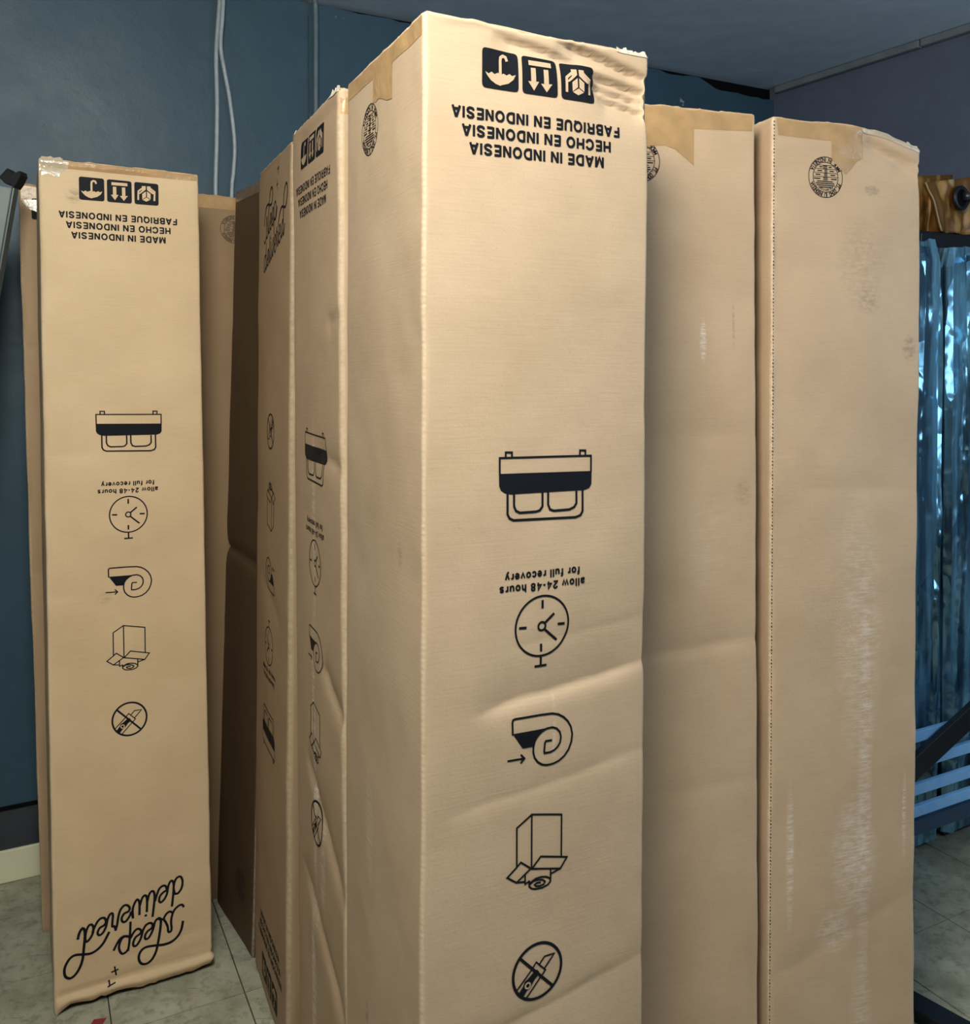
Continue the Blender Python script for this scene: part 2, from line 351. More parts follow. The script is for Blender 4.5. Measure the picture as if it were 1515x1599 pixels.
    def _eval(s, SS, ZZ):
        X, Y, NX, NY = s._flat(SS); W, D, H, r = s.W, s.D, s.H, s.r
        disp = np.zeros_like(X)
        for nm, L in (('front', W), ('right', D), ('back', W), ('left', D)):
            u = SS-s.off[nm]; m = (u > 0) & (u < L); disp += np.where(m, s.bulge*np.sin(np.pi*np.clip(u/L, 0, 1))*np.sin(np.pi*np.clip(ZZ/H, 0, 1))**.7, 0)
        edge = 1.0
        disp += s.wob*(vnoise(SS*9, ZZ*7, s.seed)+.5*vnoise(SS*26, ZZ*22, s.seed+1))
        for (fc, u0, d0, u1, d1, dep, wa, wb) in s.creases:
            a = np.array([s.off[fc]+u0, H-d0]); b = np.array([s.off[fc]+u1, H-d1]); ab = b-a; L = np.linalg.norm(ab); ab = ab/L
            tt = ((SS-a[0])*ab[0]+(ZZ-a[1])*ab[1]); nrm = np.array([-ab[1], ab[0]]); nrm = nrm if nrm[1] > 0 else -nrm
            q = (SS-a[0])*nrm[0]+(ZZ-a[1])*nrm[1]+.004*vnoise(tt*14, tt*0+.5, s.seed+5)
            end = np.clip(tt/(.22*L)+.02, 0, 1)*np.clip((L-tt)/(.22*L)+.02, 0, 1)
            lo, hi = s.off[fc], s.off[fc]+(W if fc in ('front', 'back') else D)
            if u1 > (hi-lo)-.015: end = np.where(tt > L*.5, np.where(tt < L+.02, np.clip(1-(tt-.8*L)/(.2*L)*.6, .4, 1), 0), end)
            if u0 < .015: end = np.where(tt < L*.5, np.where(tt > -.02, 1, 0), end)
            prof = np.where(q > 0, np.exp(-np.maximum(q, 0)/wa), np.exp(np.minimum(q, 0)/wb))
            disp -= np.where((SS >= lo-r) & (SS <= hi+r), dep*end*prof, 0)
        t = .006; zt = np.clip((ZZ-(H-t))/t, 0, 1); disp -= t*.8*(1-np.sqrt(np.maximum(0, 1-zt**2)))
        zb = np.clip((.004-ZZ)/.004, 0, 1); disp -= .003*zb
        zz = ZZ.copy()
        jit = .0022*vnoise(SS*38, SS*0+.3, s.seed+9)+.0015*vnoise(SS*110, SS*0+.7, s.seed+10)
        zz += jit*np.clip((ZZ-(H-.02))/.02, 0, 1)
        if s.dropf is not None: zz -= s.dropf(X, Y)*np.clip((ZZ-(H-.14))/.14, 0, 1)**1.5
        if s.lift:                                                    # lower front edge crushed up off the floor
            lf = s.lift*np.clip(SS/.03, 0, 1)*np.clip((W+.10-SS)/.10, 0, 1)*(1+.35*vnoise(SS*30, SS*0, s.seed+30)+.2*vnoise(SS*85, SS*0, s.seed+31)); k = np.clip(1-ZZ/.05, 0, 1)
            zz += lf*k; disp += np.where(lf > .002, .006*np.exp(-((ZZ-.022)/.009)**2)-.004*np.exp(-((ZZ-.042)/.007)**2), 0)
        X = X+NX*disp; Y = Y+NY*disp; k = zz/H-1
        px = s.FL[0]+s.ex[0]*X+s.ey[0]*Y+s.lean[0]*k-(s.FL[0]-s.lean[0]); py = s.FL[1]+s.ex[1]*X+s.ey[1]*Y+s.lean[1]*k-(s.FL[1]-s.lean[1])
        return np.stack([px, py, zz], -1)
    def _normals(s):
        G = s.G; du = np.roll(G, -1, 1)-np.roll(G, 1, 1); dv = np.gradient(G, axis=0); n = np.cross(du, dv); return n/(np.linalg.norm(n, axis=-1, keepdims=True)+1e-12)
    def at(s, S, Z, off):
        S = np.mod(S, s.P); Z = np.clip(Z, 0, s.H); Sx = np.append(s.S, s.S[0]+s.P); S = np.where(S < s.S[0], S+s.P, S)
        i = np.clip(np.searchsorted(Sx, S, 'right')-1, 0, len(s.S)-1); j = np.clip(np.searchsorted(s.Z, Z, 'right')-1, 0, len(s.Z)-2)
        a = ((S-Sx[i])/(Sx[i+1]-Sx[i]))[:, None]; b = ((Z-s.Z[j])/(s.Z[j+1]-s.Z[j]))[:, None]; i2 = (i+1) % len(s.S)
        f = lambda A: (A[j, i]*(1-a)+A[j, i2]*a)*(1-b)+(A[j+1, i]*(1-a)+A[j+1, i2]*a)*b
        n = f(s.N); n /= np.linalg.norm(n, axis=1, keepdims=True)+1e-12; return f(s.G)+n*off
    def decal(s, name, art, face, mat, off=.0007, parent=None, flip=False, su=1.0, sd=1.0, uc=None, du=0., dd=0., ref=.357, label=None):
        """lay flat art (mm) on a face; flip turns it upside down; su, sd scale it about the panel centre / top"""
        Lf = s.W if face in ('front', 'back') else s.D; v = np.array(art.v)/1000
        u = (v[:, 0]-ref/2)*su+Lf/2+du; d = v[:, 1]*sd+dd
        if flip: u = Lf-u; d = s.H-d
        P = s.at(s.off[face]+u, s.H-d, off)
        F = [tuple(reversed(f)) for f in art.f]
        o = mesh_obj(name, P, F, mat, parent or s.root)
        o.data.update()
        # face outward
        nn = s.N[len(s.Z)//2, np.argmin(np.abs(s.S-(s.off[face]+Lf/2)))]
        if len(o.data.polygons):
            avg = sum((Vector(p.normal)*p.area for p in o.data.polygons), Vector())
            if avg.dot(Vector(nn)) < 0: o.data.flip_normals()
        if label: o['label'] = label
        return o
    def patch(s, name, face, pts, mat, off=.0004, cut=6., label=None):
        """pts in metres (u from the left edge of the face, d from the top)"""
        a = Art().poly([(p[0]*1000, p[1]*1000) for p in pts], cut); Lf = s.W if face in ('front', 'back') else s.D
        return s.decal(name, a, face, mat, off, ref=Lf, label=label)

# printed artwork of the cartons, outline points in millimetres on the panel
A_ = json.loads('{"sq":[[84.3,35.8],[139.7,33.9],[138.7,89.8],[83.8,90.3],[146.0,35.1],[202.4,33.6],[201.1,88.5],[145.1,89.8],[208.1,35.3],[264.5,34.1],[262.4,88.5],[206.5,89.0]],"umb_hook":[[121.3,47.4],[119.8,43.5],[115.7,42.5],[112.0,45.2],[111.3,50.2],[111.4,71.8]],"umb_can":[[88.3,68.0],[93.6,70.1],[97.8,67.0],[102.4,69.7],[108.0,66.8],[111.3,69.8],[116.4,66.8],[121.0,68.8],[125.7,66.0],[129.5,68.4],[135.2,66.0],[131.4,73.5],[123.9,79.7],[113.6,83.1],[111.4,84.4],[104.3,82.7],[96.9,78.7],[91.4,72.9]],"bar":[[155.6,41.3],[191.6,40.6],[191.6,47.9],[155.7,48.5]],"ar1":[[158.6,52.1],[166.3,51.7],[166.4,70.9],[171.0,70.7],[163.0,84.1],[153.9,71.8],[158.7,71.5]],"ar2":[[178.9,51.9],[186.5,51.5],[186.6,71.9],[192.1,71.5],[183.0,84.0],[174.1,72.9],[179.0,72.3]],"cubL":[[224.9,63.4],[233.6,56.3],[233.6,69.6],[225.0,76.8]],"cubR":[[236.0,56.0],[244.2,61.8],[244.2,74.8],[236.1,70.2]],"cubB":[[234.9,71.2],[243.4,76.1],[234.1,81.3],[225.4,77.6]],"hL":[[224.4,43.8],[233.3,43.2],[233.5,51.5],[226.9,57.9],[220.9,63.0],[217.9,64.0],[217.9,61.6],[224.9,54.4]],"hLs":[[226.2,48.7],[216.3,57.3],[215.6,77.2]],"hR":[[236.3,43.3],[244.5,43.0],[244.7,51.6],[252.7,58.4],[252.7,61.3],[249.3,61.8],[244.1,58.7],[236.4,52.8]],"hRs":[[243.7,48.0],[253.7,55.6],[252.8,76.6]],"txt":[[39.6,127.0],[305.0,124.4],[55.5,149.7],[288.6,148.3],[65.9,174.1],[276.7,171.6],[39.6,119.4],[40.6,134.5],[121.3,754.7],[239.5,759.9],[113.0,770.4],[247.6,776.2],[149.6,771.5],[149.6,778.8]],"foot1":[[120.7,590.4],[120.7,583.6],[130.3,584.0],[130.3,590.8]],"foot2":[[240.0,592.9],[240.0,585.8],[249.1,586.2],[249.1,593.3]],"mat":[[111.7,613.5],[111.6,590.9],[258.6,594.0],[258.7,616.6]],"band":[[110.5,612.6],[259.8,616.2],[259.4,634.7],[255.9,640.2],[247.8,642.8],[127.8,641.5],[119.2,639.5],[113.0,635.1],[110.6,629.5]],"head":[[123.4,640.1],[123.5,668.9],[126.8,674.6],[133.0,677.7],[233.3,680.9],[241.3,678.5],[244.8,673.0],[244.6,643.0]],"pil1":[[133.5,640.8],[133.6,658.5],[136.6,664.9],[142.9,668.0],[168.2,668.3],[174.5,666.9],[178.9,661.6],[178.8,642.9]],"pil2":[[188.0,643.0],[188.1,659.9],[191.3,666.9],[197.7,669.2],[222.6,669.1],[230.6,666.2],[234.5,660.8],[234.4,644.7]],"clk":[[179.2,830.2],[137.4,830.0],[222.8,829.4],[182.9,787.9],[175.6,871.7]],"tick":[[179.6,794.7],[179.6,803.3],[144.2,828.7],[153.0,829.1],[206.5,830.4],[215.1,830.8],[178.9,856.8],[178.9,864.7]],"hand":[[183.6,826.4],[197.8,815.0],[184.4,835.6],[203.2,852.1]],"stand":[[178.9,872.7],[179.0,886.3],[170.5,886.6],[187.3,886.8]],"roll":[[132.7,974.3],[132.4,957.8],[133.5,954.9],[136.4,953.9],[174.7,954.6],[196.0,955.9],[205.8,958.7],[214.9,964.2],[222.2,971.7],[227.2,980.5],[229.4,991.2],[227.8,1002.0],[223.3,1012.2],[216.1,1020.3],[207.1,1025.7],[198.1,1027.9],[188.3,1028.0],[180.3,1025.7],[173.3,1020.8],[167.9,1013.6],[165.7,1005.4],[165.7,998.4],[167.4,991.0],[171.3,984.7],[178.3,979.0],[186.3,975.7],[196.1,975.4],[203.2,978.3],[208.7,984.3],[210.5,991.7],[209.2,999.4],[205.2,1004.9],[199.8,1008.6],[192.7,1010.4],[183.8,1010.0],[183.3,1007.9],[184.2,995.6],[185.9,993.2],[194.8,993.6]],"rollf":[[132.7,973.6],[186.3,974.9],[178.3,979.0],[171.3,984.7],[167.4,991.0],[165.8,997.3],[148.7,996.8]],"arrow":[[126.4,1010.3],[151.8,1011.3],[146.6,1005.7],[146.6,1016.5]],"box0":[[140.0,1161.1],[140.2,1106.5],[163.6,1092.5],[212.0,1103.0],[211.9,1162.6]],"box1":[[163.6,1092.5],[163.5,1168.0]],"box2":[[139.6,1161.4],[146.4,1155.7],[162.6,1168.2],[139.7,1182.6],[125.2,1172.1],[139.6,1161.4]],"box3":[[164.0,1169.0],[178.3,1155.1],[221.5,1166.2],[210.6,1180.3],[164.0,1169.0]],"box4":[[210.6,1180.3],[196.3,1183.5]],"box5":[[194.4,1176.8],[194.5,1190.9]],"box6":[[153.4,1175.0],[153.4,1188.1],[159.9,1185.6]],"box7":[[139.7,1182.6],[151.6,1184.4]],"box8":[[159.9,1185.6],[159.9,1193.0],[163.6,1196.9],[170.1,1199.3],[181.4,1200.1],[189.8,1198.1],[194.5,1194.3],[193.5,1189.9],[187.9,1186.4],[179.4,1184.3],[170.1,1184.5],[160.8,1188.7]],"box9":[[161.8,1190.2],[166.4,1187.2],[173.8,1187.0],[181.3,1188.9],[185.5,1192.4],[183.2,1195.6],[177.6,1196.7],[171.1,1195.4],[168.7,1192.8],[172.0,1191.1],[177.6,1191.7]],"kc":[[134.7,1313.1],[212.7,1318.2],[184.6,1280.1],[163.4,1355.1]],"kslash":[[145.5,1290.6],[199.8,1346.2]],"kn0":[[177.0,1307.1],[185.1,1298.8],[201.1,1298.9],[185.2,1315.7]],"kn1":[[166.6,1308.9],[171.6,1303.2],[186.8,1318.6],[181.0,1324.8]],"kn2":[[163.2,1312.7],[141.6,1333.5]],"kn3":[[177.9,1327.3],[156.1,1349.4]],"kfill":[[169.3,1314.5],[173.2,1314.2],[176.3,1317.9],[175.9,1321.9],[169.4,1326.8],[164.0,1334.1],[157.2,1338.9],[151.1,1346.6],[144.2,1339.0],[151.0,1330.9],[153.3,1325.4],[158.6,1322.9]],"keye":[[157.7,1331.7]],"s0":[[261.0,1720.6],[268.8,1720.4],[276.9,1709.7],[278.9,1693.7],[274.3,1683.6],[266.4,1684.6],[260.6,1693.6],[258.4,1707.0],[261.0,1720.6]],"s1":[[254.0,1746.8],[257.2,1720.8],[258.7,1697.7],[255.8,1688.8],[250.7,1689.8],[246.0,1700.2],[243.4,1714.7],[237.6,1725.9],[229.7,1731.9],[225.4,1727.2],[227.2,1717.3],[234.7,1710.0],[242.5,1706.3],[240.5,1696.9],[234.0,1694.6],[226.1,1699.5],[220.8,1710.9],[216.7,1723.7]],"s2":[[210.3,1759.0],[213.1,1738.9],[215.4,1716.4],[214.0,1703.2],[208.6,1700.6],[203.0,1707.2],[199.9,1719.1]],"s3":[[197.7,1743.9],[198.7,1721.1],[197.5,1709.2],[193.3,1705.7],[187.7,1711.1],[183.5,1723.8]],"s4":[[181.4,1746.2],[182.0,1723.4],[180.1,1713.6],[175.9,1711.3],[170.3,1720.1],[166.7,1732.9],[167.3,1750.3]],"s5":[[167.3,1750.3],[163.9,1736.7],[160.0,1744.8],[151.2,1754.9],[144.3,1752.9],[143.0,1744.5],[148.5,1735.8],[158.2,1732.8],[160.5,1725.4],[155.4,1718.3],[148.0,1717.4],[140.3,1725.5],[135.7,1740.2],[133.2,1755.5],[129.7,1768.1]],"s6":[[129.7,1768.1],[126.8,1759.3],[122.6,1758.1],[122.9,1747.9],[124.3,1733.5],[122.4,1727.8],[117.1,1730.4],[112.6,1740.5],[109.1,1755.3],[102.5,1767.0],[94.7,1770.4],[91.2,1763.7],[96.0,1754.3],[105.0,1750.8],[109.4,1744.1],[106.5,1734.6],[98.6,1733.1],[91.9,1737.9],[85.4,1748.5],[81.0,1758.5]],"s7":[[82.7,1747.7],[82.0,1758.8],[77.6,1768.8],[70.2,1776.7],[66.2,1775.5],[65.4,1765.2],[67.8,1752.4],[73.2,1742.3],[79.0,1741.5],[82.7,1747.7]],"s8":[[50.1,1765.2],[53.5,1752.7],[59.8,1744.5],[64.3,1751.4],[64.3,1769.4],[61.6,1793.3],[59.0,1814.9],[52.4,1833.1],[42.9,1845.8],[32.6,1850.4],[23.7,1844.3],[21.0,1832.3],[23.4,1819.7],[31.8,1806.6],[43.1,1801.1],[59.3,1803.8],[75.6,1806.5],[90.2,1801.9],[102.9,1790.9],[111.6,1776.5],[114.9,1770.7]],"s9":[[280.0,1755.7],[277.0,1750.8],[269.1,1751.0],[258.9,1758.7],[252.9,1773.4],[251.4,1787.1],[252.2,1799.0],[250.9,1806.8],[246.4,1807.8],[244.3,1803.7],[243.5,1794.1],[239.4,1782.4],[235.2,1773.1],[241.0,1763.0],[248.8,1759.4],[254.3,1763.3]],"s10":[[235.2,1773.1],[229.7,1772.7],[225.4,1768.4],[228.5,1774.7],[226.9,1794.0],[221.7,1825.1],[216.8,1844.5],[207.6,1860.3],[196.6,1867.4],[185.8,1865.2],[179.6,1856.4],[178.8,1844.6],[184.5,1833.6],[195.4,1828.8],[215.0,1831.2],[234.7,1834.7],[252.4,1833.0],[266.0,1824.1],[274.3,1810.1],[278.1,1792.3]],"s11":[[227.5,1772.0],[221.0,1769.0],[215.4,1774.4],[211.8,1787.3],[207.1,1798.7],[200.3,1808.3],[193.8,1808.7],[192.9,1800.3],[198.6,1791.6],[207.9,1786.6],[209.8,1778.6],[204.5,1773.6],[195.8,1775.7],[189.0,1785.3],[185.4,1798.1],[181.9,1807.5],[174.1,1817.9],[167.7,1817.1],[166.9,1808.8],[172.5,1797.8],[181.7,1792.9],[184.7,1786.4],[179.4,1780.2],[173.0,1780.7],[166.3,1787.9],[161.9,1795.8]],"s12":[[161.7,1760.2],[160.5,1781.7],[158.4,1806.3],[155.3,1823.7]],"s13":[[155.4,1821.4],[150.4,1826.8],[142.9,1828.0],[137.8,1820.7],[136.0,1808.8],[141.7,1793.3],[150.3,1789.4],[158.7,1793.7]],"s14":[[125.3,1813.6],[129.8,1804.6],[138.1,1792.3],[147.1,1788.5],[157.7,1791.6]],"s15":[[126.0,1853.6],[129.0,1872.8]],"s16":[[119.8,1863.6],[133.1,1861.6]],"s17":[[113.4,1883.9],[115.1,1899.2]],"s18":[[111.3,1899.6],[126.3,1895.9]],"sdot":[[195.3,1753.2],[119.1,1912.6]]}')
def rsq(c, r=6):
    out = []
    for i in range(4):
        p0, p, p1 = (np.array(c[(i-1) % 4]), np.array(c[i]), np.array(c[(i+1) % 4])); a = (p0-p)/np.linalg.norm(p0-p)*r; b = (p1-p)/np.linalg.norm(p1-p)*r
        for k in range(5):
            t = k/4; out.append(tuple(p+a*(1-t)**2+b*t**2))
    return out
def art_set():
    Z = {}
    for k, nm in enumerate(('umbrella_symbol', 'arrows_symbol', 'hands_symbol')):
        x0 = (84.1, 145.6, 207.3)[k]; sq = [(x0, 35), (x0+55.6, 35), (x0+55.4, 89.4), (x0-.3, 89.4)]
        Z[nm] = Art().poly(rsq(sq), 3.)
    Z['umbrella_symbol_knockout'] = Art().stroke(A_['umb_hook'], 3.6).poly(A_['umb_can'], 9)
    Z['arrows_symbol_knockout'] = Art().poly(A_['bar'], 4)
    for q in ('ar1', 'ar2'):
        p = A_[q]; Z['arrows_symbol_knockout'].poly([p[0], p[1], p[2], p[6]], 4).poly([p[3], p[4], p[5]] if q == 'ar1' else [p[3], p[4], p[5]], 4)
    h = Art()
    for k in ('cubL', 'cubR', 'cubB', 'hL', 'hR'): h.poly(A_[k], 3)
    Z['hands_symbol_knockout'] = h.stroke(A_['hLs'], 3.4).stroke(A_['hRs'], 3.4)
    Z['origin_text_french'] = Art().text('FABRIQUE EN INDONESIA', (172.3, 126.2), 265, 15)
    Z['origin_text_spanish'] = Art().text('HECHO EN INDONESIA', (172, 149.5), 234, 15)
    Z['origin_text_english'] = Art().text('MADE IN INDONESIA', (171.5, 173), 211, 15)
    b = Art().poly(A_['band'], 10)
    for k in ('foot1', 'foot2', 'mat'): b.stroke(A_[k], 2.4)
    for k in ('head', 'pil1', 'pil2'): b.stroke(A_[k], 2.9)
    Z['bed_symbol'] = b
    Z['recovery_text'] = Art().text('for full recovery', (180.3, 757), 119, 11).text('allow 24-48 hours', (180.3, 773.5), 136, 11)
    c = Art().ring((179.8, 829.8), 42.5, 2.5); t = A_['tick']
    for i in range(0, 8, 2): c.stroke(t[i:i+2], 3.1)
    c.ring(A_['clk'][0], 5.9, 2.5, 20).stroke(A_['hand'][:2], 3).stroke(A_['hand'][2:], 3).stroke(A_['stand'][:2], 2.9).stroke(A_['stand'][2:], 2.9)
    Z['clock_symbol'] = c
    ar = A_['arrow']
    Z['roll_symbol'] = Art().stroke(A_['roll'], 2.5).poly(A_['rollf'], 8).stroke(ar[:2], 2.3).stroke([ar[2], ar[1], ar[3]], 2.3)
    x = Art()
    for i in range(10): x.stroke(A_['box%d' % i], 2.2)
    Z['unboxing_symbol'] = x
    k = Art().ring((173.7, 1316.5), 38.8, 3.6).stroke(A_['kslash'], 3.6, cap=False).poly(A_['kfill'], 9)
    for i in range(4): k.stroke(A_['kn%d' % i], 2.0)
    Z['no_knife_symbol'] = k
    Z['no_knife_symbol_knockout'] = Art().ring(A_['keye'][0], 3.9, 1.9, 18)
    s = Art()
    for i in range(15): s.stroke(catmull(A_['s%d' % i], 4), 4.6 if i not in (8, 10) else 5.0)
    for i in range(15, 19): s.stroke(A_['s%d' % i], 3.0)
    s.disc(A_['sdot'][0], 3.0).disc(A_['sdot'][1], 1.5)
    Z['slogan_script'] = s
    return Z
ART = art_set()
# round stamp, centred on 0,0 (printed upside down with the carton)
def stamp_art():
    a = Art().ring((0, 0), 38.6, 1.2).ring((0, 0), 28.6, 1.1)
    a.arc_text('MADE IN INDONESIA', (0, 0), 33.6, -22, -158, 7.2, True)
    a.arc_text('PT. DONG JU INDONESIA', (0, 0), 33.6, 20, 160, 7.2, False)
    a.arc_text('BOX CERTIFICATE', (0, 0), 24.0, 48, 132, 3.6, False)
    for d, h in ((-22.5, 18), (-15.5, 22), (-8, 26), (-.5, 27.5)): a.stroke([(-h, d), (h, d)], .8)
    rr = random.Random(4)
    for d, segs in ((-19.3, ((-13, -8), (-5, 3), (8, 13))), (-11.8, ((-18, -9), (-2, 3), (10, 18))), (-4.4, ((-22, -13), (-3, 3), (12, 21))), (3.2, ((-26, -13), (-5, 4), (13, 25)))):
        for q, (x0, x1) in enumerate(segs):
            if q == 1: a.stroke([(x0, d-1.7), (x1, d-1.7)], 1.6).stroke([(x0, d+1.6), (x1, d+1.6)], 1.6)
            else: a.stroke([(x0, d), (x1, d)], 1.7)
    for d, h in ((8.2, 19), (11.8, 22), (15.4, 20), (19, 12)):
        x = -h
        while x < h-2: w = rr.uniform(3, 9); a.stroke([(x, d), (min(x+w, h), d)], 1.6); x += w+1.7
    return a
STAMP = stamp_art()
MAINKEYS = [k for k in ART if not k.endswith('_knockout')]
def print_panel(c, face, flip=False, su=1., sd=1., skip=(), keymap=None, du=0., dd=0., lift=1.):
    for k in MAINKEYS:
        if k in skip: continue
        a, b = su, sd
        if k == 'slogan_script' and not (keymap and 'slogan_script' in keymap): a = su
        o = c.decal(k, ART[k], face, INK, .0004*lift, flip=flip, su=a, sd=b, du=du, dd=dd)
        if k+'_knockout' in ART: c.decal(k+'_knockout', ART[k+'_knockout'], face, c.mat, .0008*lift, parent=o, flip=flip, su=a, sd=b, du=du, dd=dd)
def stamp(c, face, u, d, flip=False, mat=None, sc=1.):
    a = Art(); a.v = [(p[0]*sc*(-1 if flip else 1)+u*1000, p[1]*sc*(-1 if flip else 1)+d*1000) for p in STAMP.v]; a.f = STAMP.f
    Lf = c.W if face in ('front', 'back') else c.D
    return c.decal('round_certificate_stamp', a, face, mat or INK, .0004, ref=Lf)

# ------------------------------------------------------------------ the room
WD = np.array([.889, .458, 0]); WD /= np.linalg.norm(WD); WN = np.array([-WD[1], WD[0], 0])     # along the back wall / into it
WALL = 2.871; CEIL = 2.652
def wp(a, n, z): return tuple(WD*a+WN*n+np.array([0, 0, z]))       # a along the wall, n distance towards it
CORN = (1.243, 3.865); A_C = CORN[0]*WD[0]+CORN[1]*WD[1]           # corner back wall / right wall
RD = np.array([.533, -.846, 0]); RD /= np.linalg.norm(RD); RN = np.array([-RD[1], RD[0], 0])*1   # along the right wall towards the viewer; RN points out of the room
def rp(t, off, z): return (CORN[0]+RD[0]*t-RN[0]*off, CORN[1]+RD[1]*t-RN[1]*off, z)
UP = (0, 0, 1)

def paint(name, c1, c2, rough, chips=None, spec=.45):
    t = NT(name); co = t.coord(); col = t.mix(t.ramp(t.noise(co, 1.3, 3), .3, .7), (*c1, 1), (*c2, 1))
    col = t.mix(t.ramp(t.noise(co, 9, 4, .65), .45, .8, 0, .25), col, tuple(a*1.5 for a in c2)+(1,))
    if chips:
        ch = t.math('MULTIPLY', t.ramp(t.noise(co, 2.4, 2), .64, .68), t.ramp(t.noise(co, 38, 4, .7), .63, .66)); col = t.mix(ch, col, (*chips, 1))
        sp = t.ramp(t.noise(co, 55, 1), .78, .80); col = t.mix(t.math('MULTIPLY', sp, .6), col, (.02, .025, .03, 1))
    t.set(Base_Color=col, Roughness=t.ramp(t.noise(co, 4, 3), .3, .7, rough-.06, rough+.08)); t.b.inputs['Specular IOR Level'].default_value = spec
    nr = t.bump(t.noise(co, 130, 3), .12, .003); nr = t.bump(t.noise(co, 6, 3), .25, .012, nr); t.l(nr, t.b.inputs['Normal']); return t.m
M_WALL = paint('dark_teal_wall_paint', (.028, .064, .096), (.036, .079, .116), .48, (.32, .38, .42))
M_CEIL = paint('grey_blue_ceiling_paint', (.55, .66, .76), (.60, .71, .80), .5)
M_RW = paint('violet_grey_wall_paint', (.090, .112, .172), (.104, .130, .196), .6)
M_BAND = mottled('dark_slate_wall_band', (.028, .032, .042), (.045, .05, .062), 9, .38, .1)
M_BASE = mottled('cream_baseboard_paint', (.70, .66, .45), (.78, .74, .53), 6, .45, .08)
M_VOID = plain('black_gap', (.004, .004, .005), .9, 0, .1)
M_PIPE = mottled('painted_conduit', (.10, .14, .17), (.14, .18, .21), 20, .4, .1)
M_CABLE = mottled('painted_armoured_cable', (.30, .35, .38), (.40, .45, .48), 60, .35, .1)
M_TRIM = mottled('grey_blue_trim_paint', (.14, .17, .20), (.19, .22, .25), 14, .45, .1)

# back wall: top edge ragged where the plaster has come away under the ceiling
def wall_back():
    n = 220; a0 = -3.4; a1 = A_C+.02; V = []; F = []; rg = []
    for i in range(n+1):
        a = a0+(a1-a0)*i/n; g = .010+.007*float(vnoise(np.array([a*9.]), np.array([.5]), 3)[0])+.004*float(vnoise(np.array([a*41.]), np.array([.2]), 4)[0])
        k = A_C-a
        if k < .95: g += .012*(1-k/.95)
        if k < .42: g += .026*min(1, (.42-k)/.12)
        rg.append((a, CEIL-max(.002, g)))
    for a, z in rg: V += [wp(a, WALL, 0), wp(a, WALL, z), wp(a, WALL+.06, z), wp(a, WALL+.06, 0)]
    for i in range(n):
        b = i*4; c = b+4; F += [(b, c, c+1, b+1), (b+1, c+1, c+2, b+2), (b+2, c+2, c+3, b+3)]
    o = mesh_obj('wall_back', V, F, M_WALL); tag(o, kind='structure')
    v = box('gap_dark_backing', wp(a0, WALL+.022, CEIL-.09), WD, WN, UP, a1-a0, .03, .10, M_VOID, o)  # black backing box added so the ragged gap looks dark
    return o
wall_back()
tag(box('wall_right', rp(-.06, 0, 0), RD, RN, UP, 4.2, .06, CEIL+.02, M_RW), kind='structure')
tag(box('ceiling', wp(-3.4, -2.6, CEIL), WD, WN, UP, 7.6, 5.7, .05, M_CEIL), kind='structure')
# conduit trim along the right wall under the ceiling, in two lengths
t0 = empty('trim_1', rp(0, 0, CEIL-.03)); tag(t0, kind='structure'); inv = Vector(t0.location)
for x0, x1 in ((.02, .672), (.678, 2.6)):
    p = rp(x0, .027, CEIL-.028); box('conduit_length', tuple(Vector(p)-inv), RD, RN, UP, x1-x0, .026, .027, M_TRIM, t0, .004)
# low on the back wall: slate band with a black line, cream baseboard
b_ = box('trim_2', wp(-3.4, WALL-.008, .09), WD, WN, UP, 3.4+A_C, .008, .112, M_BAND); tag(b_, kind='structure')
l_ = box('trim_3', wp(-3.4, WALL-.006, .203), WD, WN, UP, 3.4+A_C, .006, .010, M_VOID); tag(l_, kind='structure')
tag(box('baseboard_back', wp(-3.4, WALL-.016, 0), WD, WN, UP, 3.4+A_C, .015, .092, M_BASE, bev=.003), kind='structure')
tag(box('baseboard_right', rp(.02, .016, 0), RD, RN, UP, 3.9, .015, .092, M_BAND, bev=.003), kind='structure')

# floor: dirty vinyl tiles, every tile a piece with open joints
def tile_mat():
    t = NT('worn_vinyl_tile'); g = t.n('ShaderNodeNewGeometry').outputs['Position']
    col = t.mix(t.ramp(t.noise(g, 9, 5, .65), .35, .65), (.26, .245, .175, 1), (.42, .40, .30, 1))
    col = t.mix(t.ramp(t.noise(g, 34, 4, .7), .50, .68, 0, .75), col, (.15, .15, .095, 1))
    col = t.mix(t.ramp(t.noise(g, 2.3, 3), .54, .70, 0, .55), col, (.13, .125, .06, 1))
    col = t.mix(t.ramp(t.noise(g, 1, 3, .6, sc=(5, 60, 1)), .66, .72, 0, .5), col, (.06, .06, .05, 1))
    t.set(Base_Color=col, Roughness=t.ramp(t.noise(g, 20, 3), .3, .7, .35, .6)); t.l(t.bump(t.noise(g, 80, 4), .2, .002), t.b.inputs['Normal']); return t.m
M_TILE = tile_mat(); M_GROUT = plain('dark_floor_joint', (.035, .033, .028), .9)
floor = box('floor', wp(-3.4, -2.6, -.06), WD, WN, UP, 7.6, 5.5, .0555, M_GROUT); tag(floor, kind='structure')
T = .2858
tile_me = None
bm = bmesh.new(); box_bm(bm, (0, 0, -.0045), WD, WN, UP, T-.003, T-.003, .0045)
tile_me = bpy.data.meshes.new('tile'); bm.to_mesh(tile_me); bm.free(); tile_me.materials.append(M_TILE)
for i in range(-9, 9):
    for j in range(-9, 5):
        a = .450+i*T; n = 1.528+j*T
        o = bpy.data.objects.new('tile', tile_me); COL.objects.link(o); p = wp(a+.0015, n+.0015, random.uniform(-.0006, 0)); o.location = p; o.parent = floor
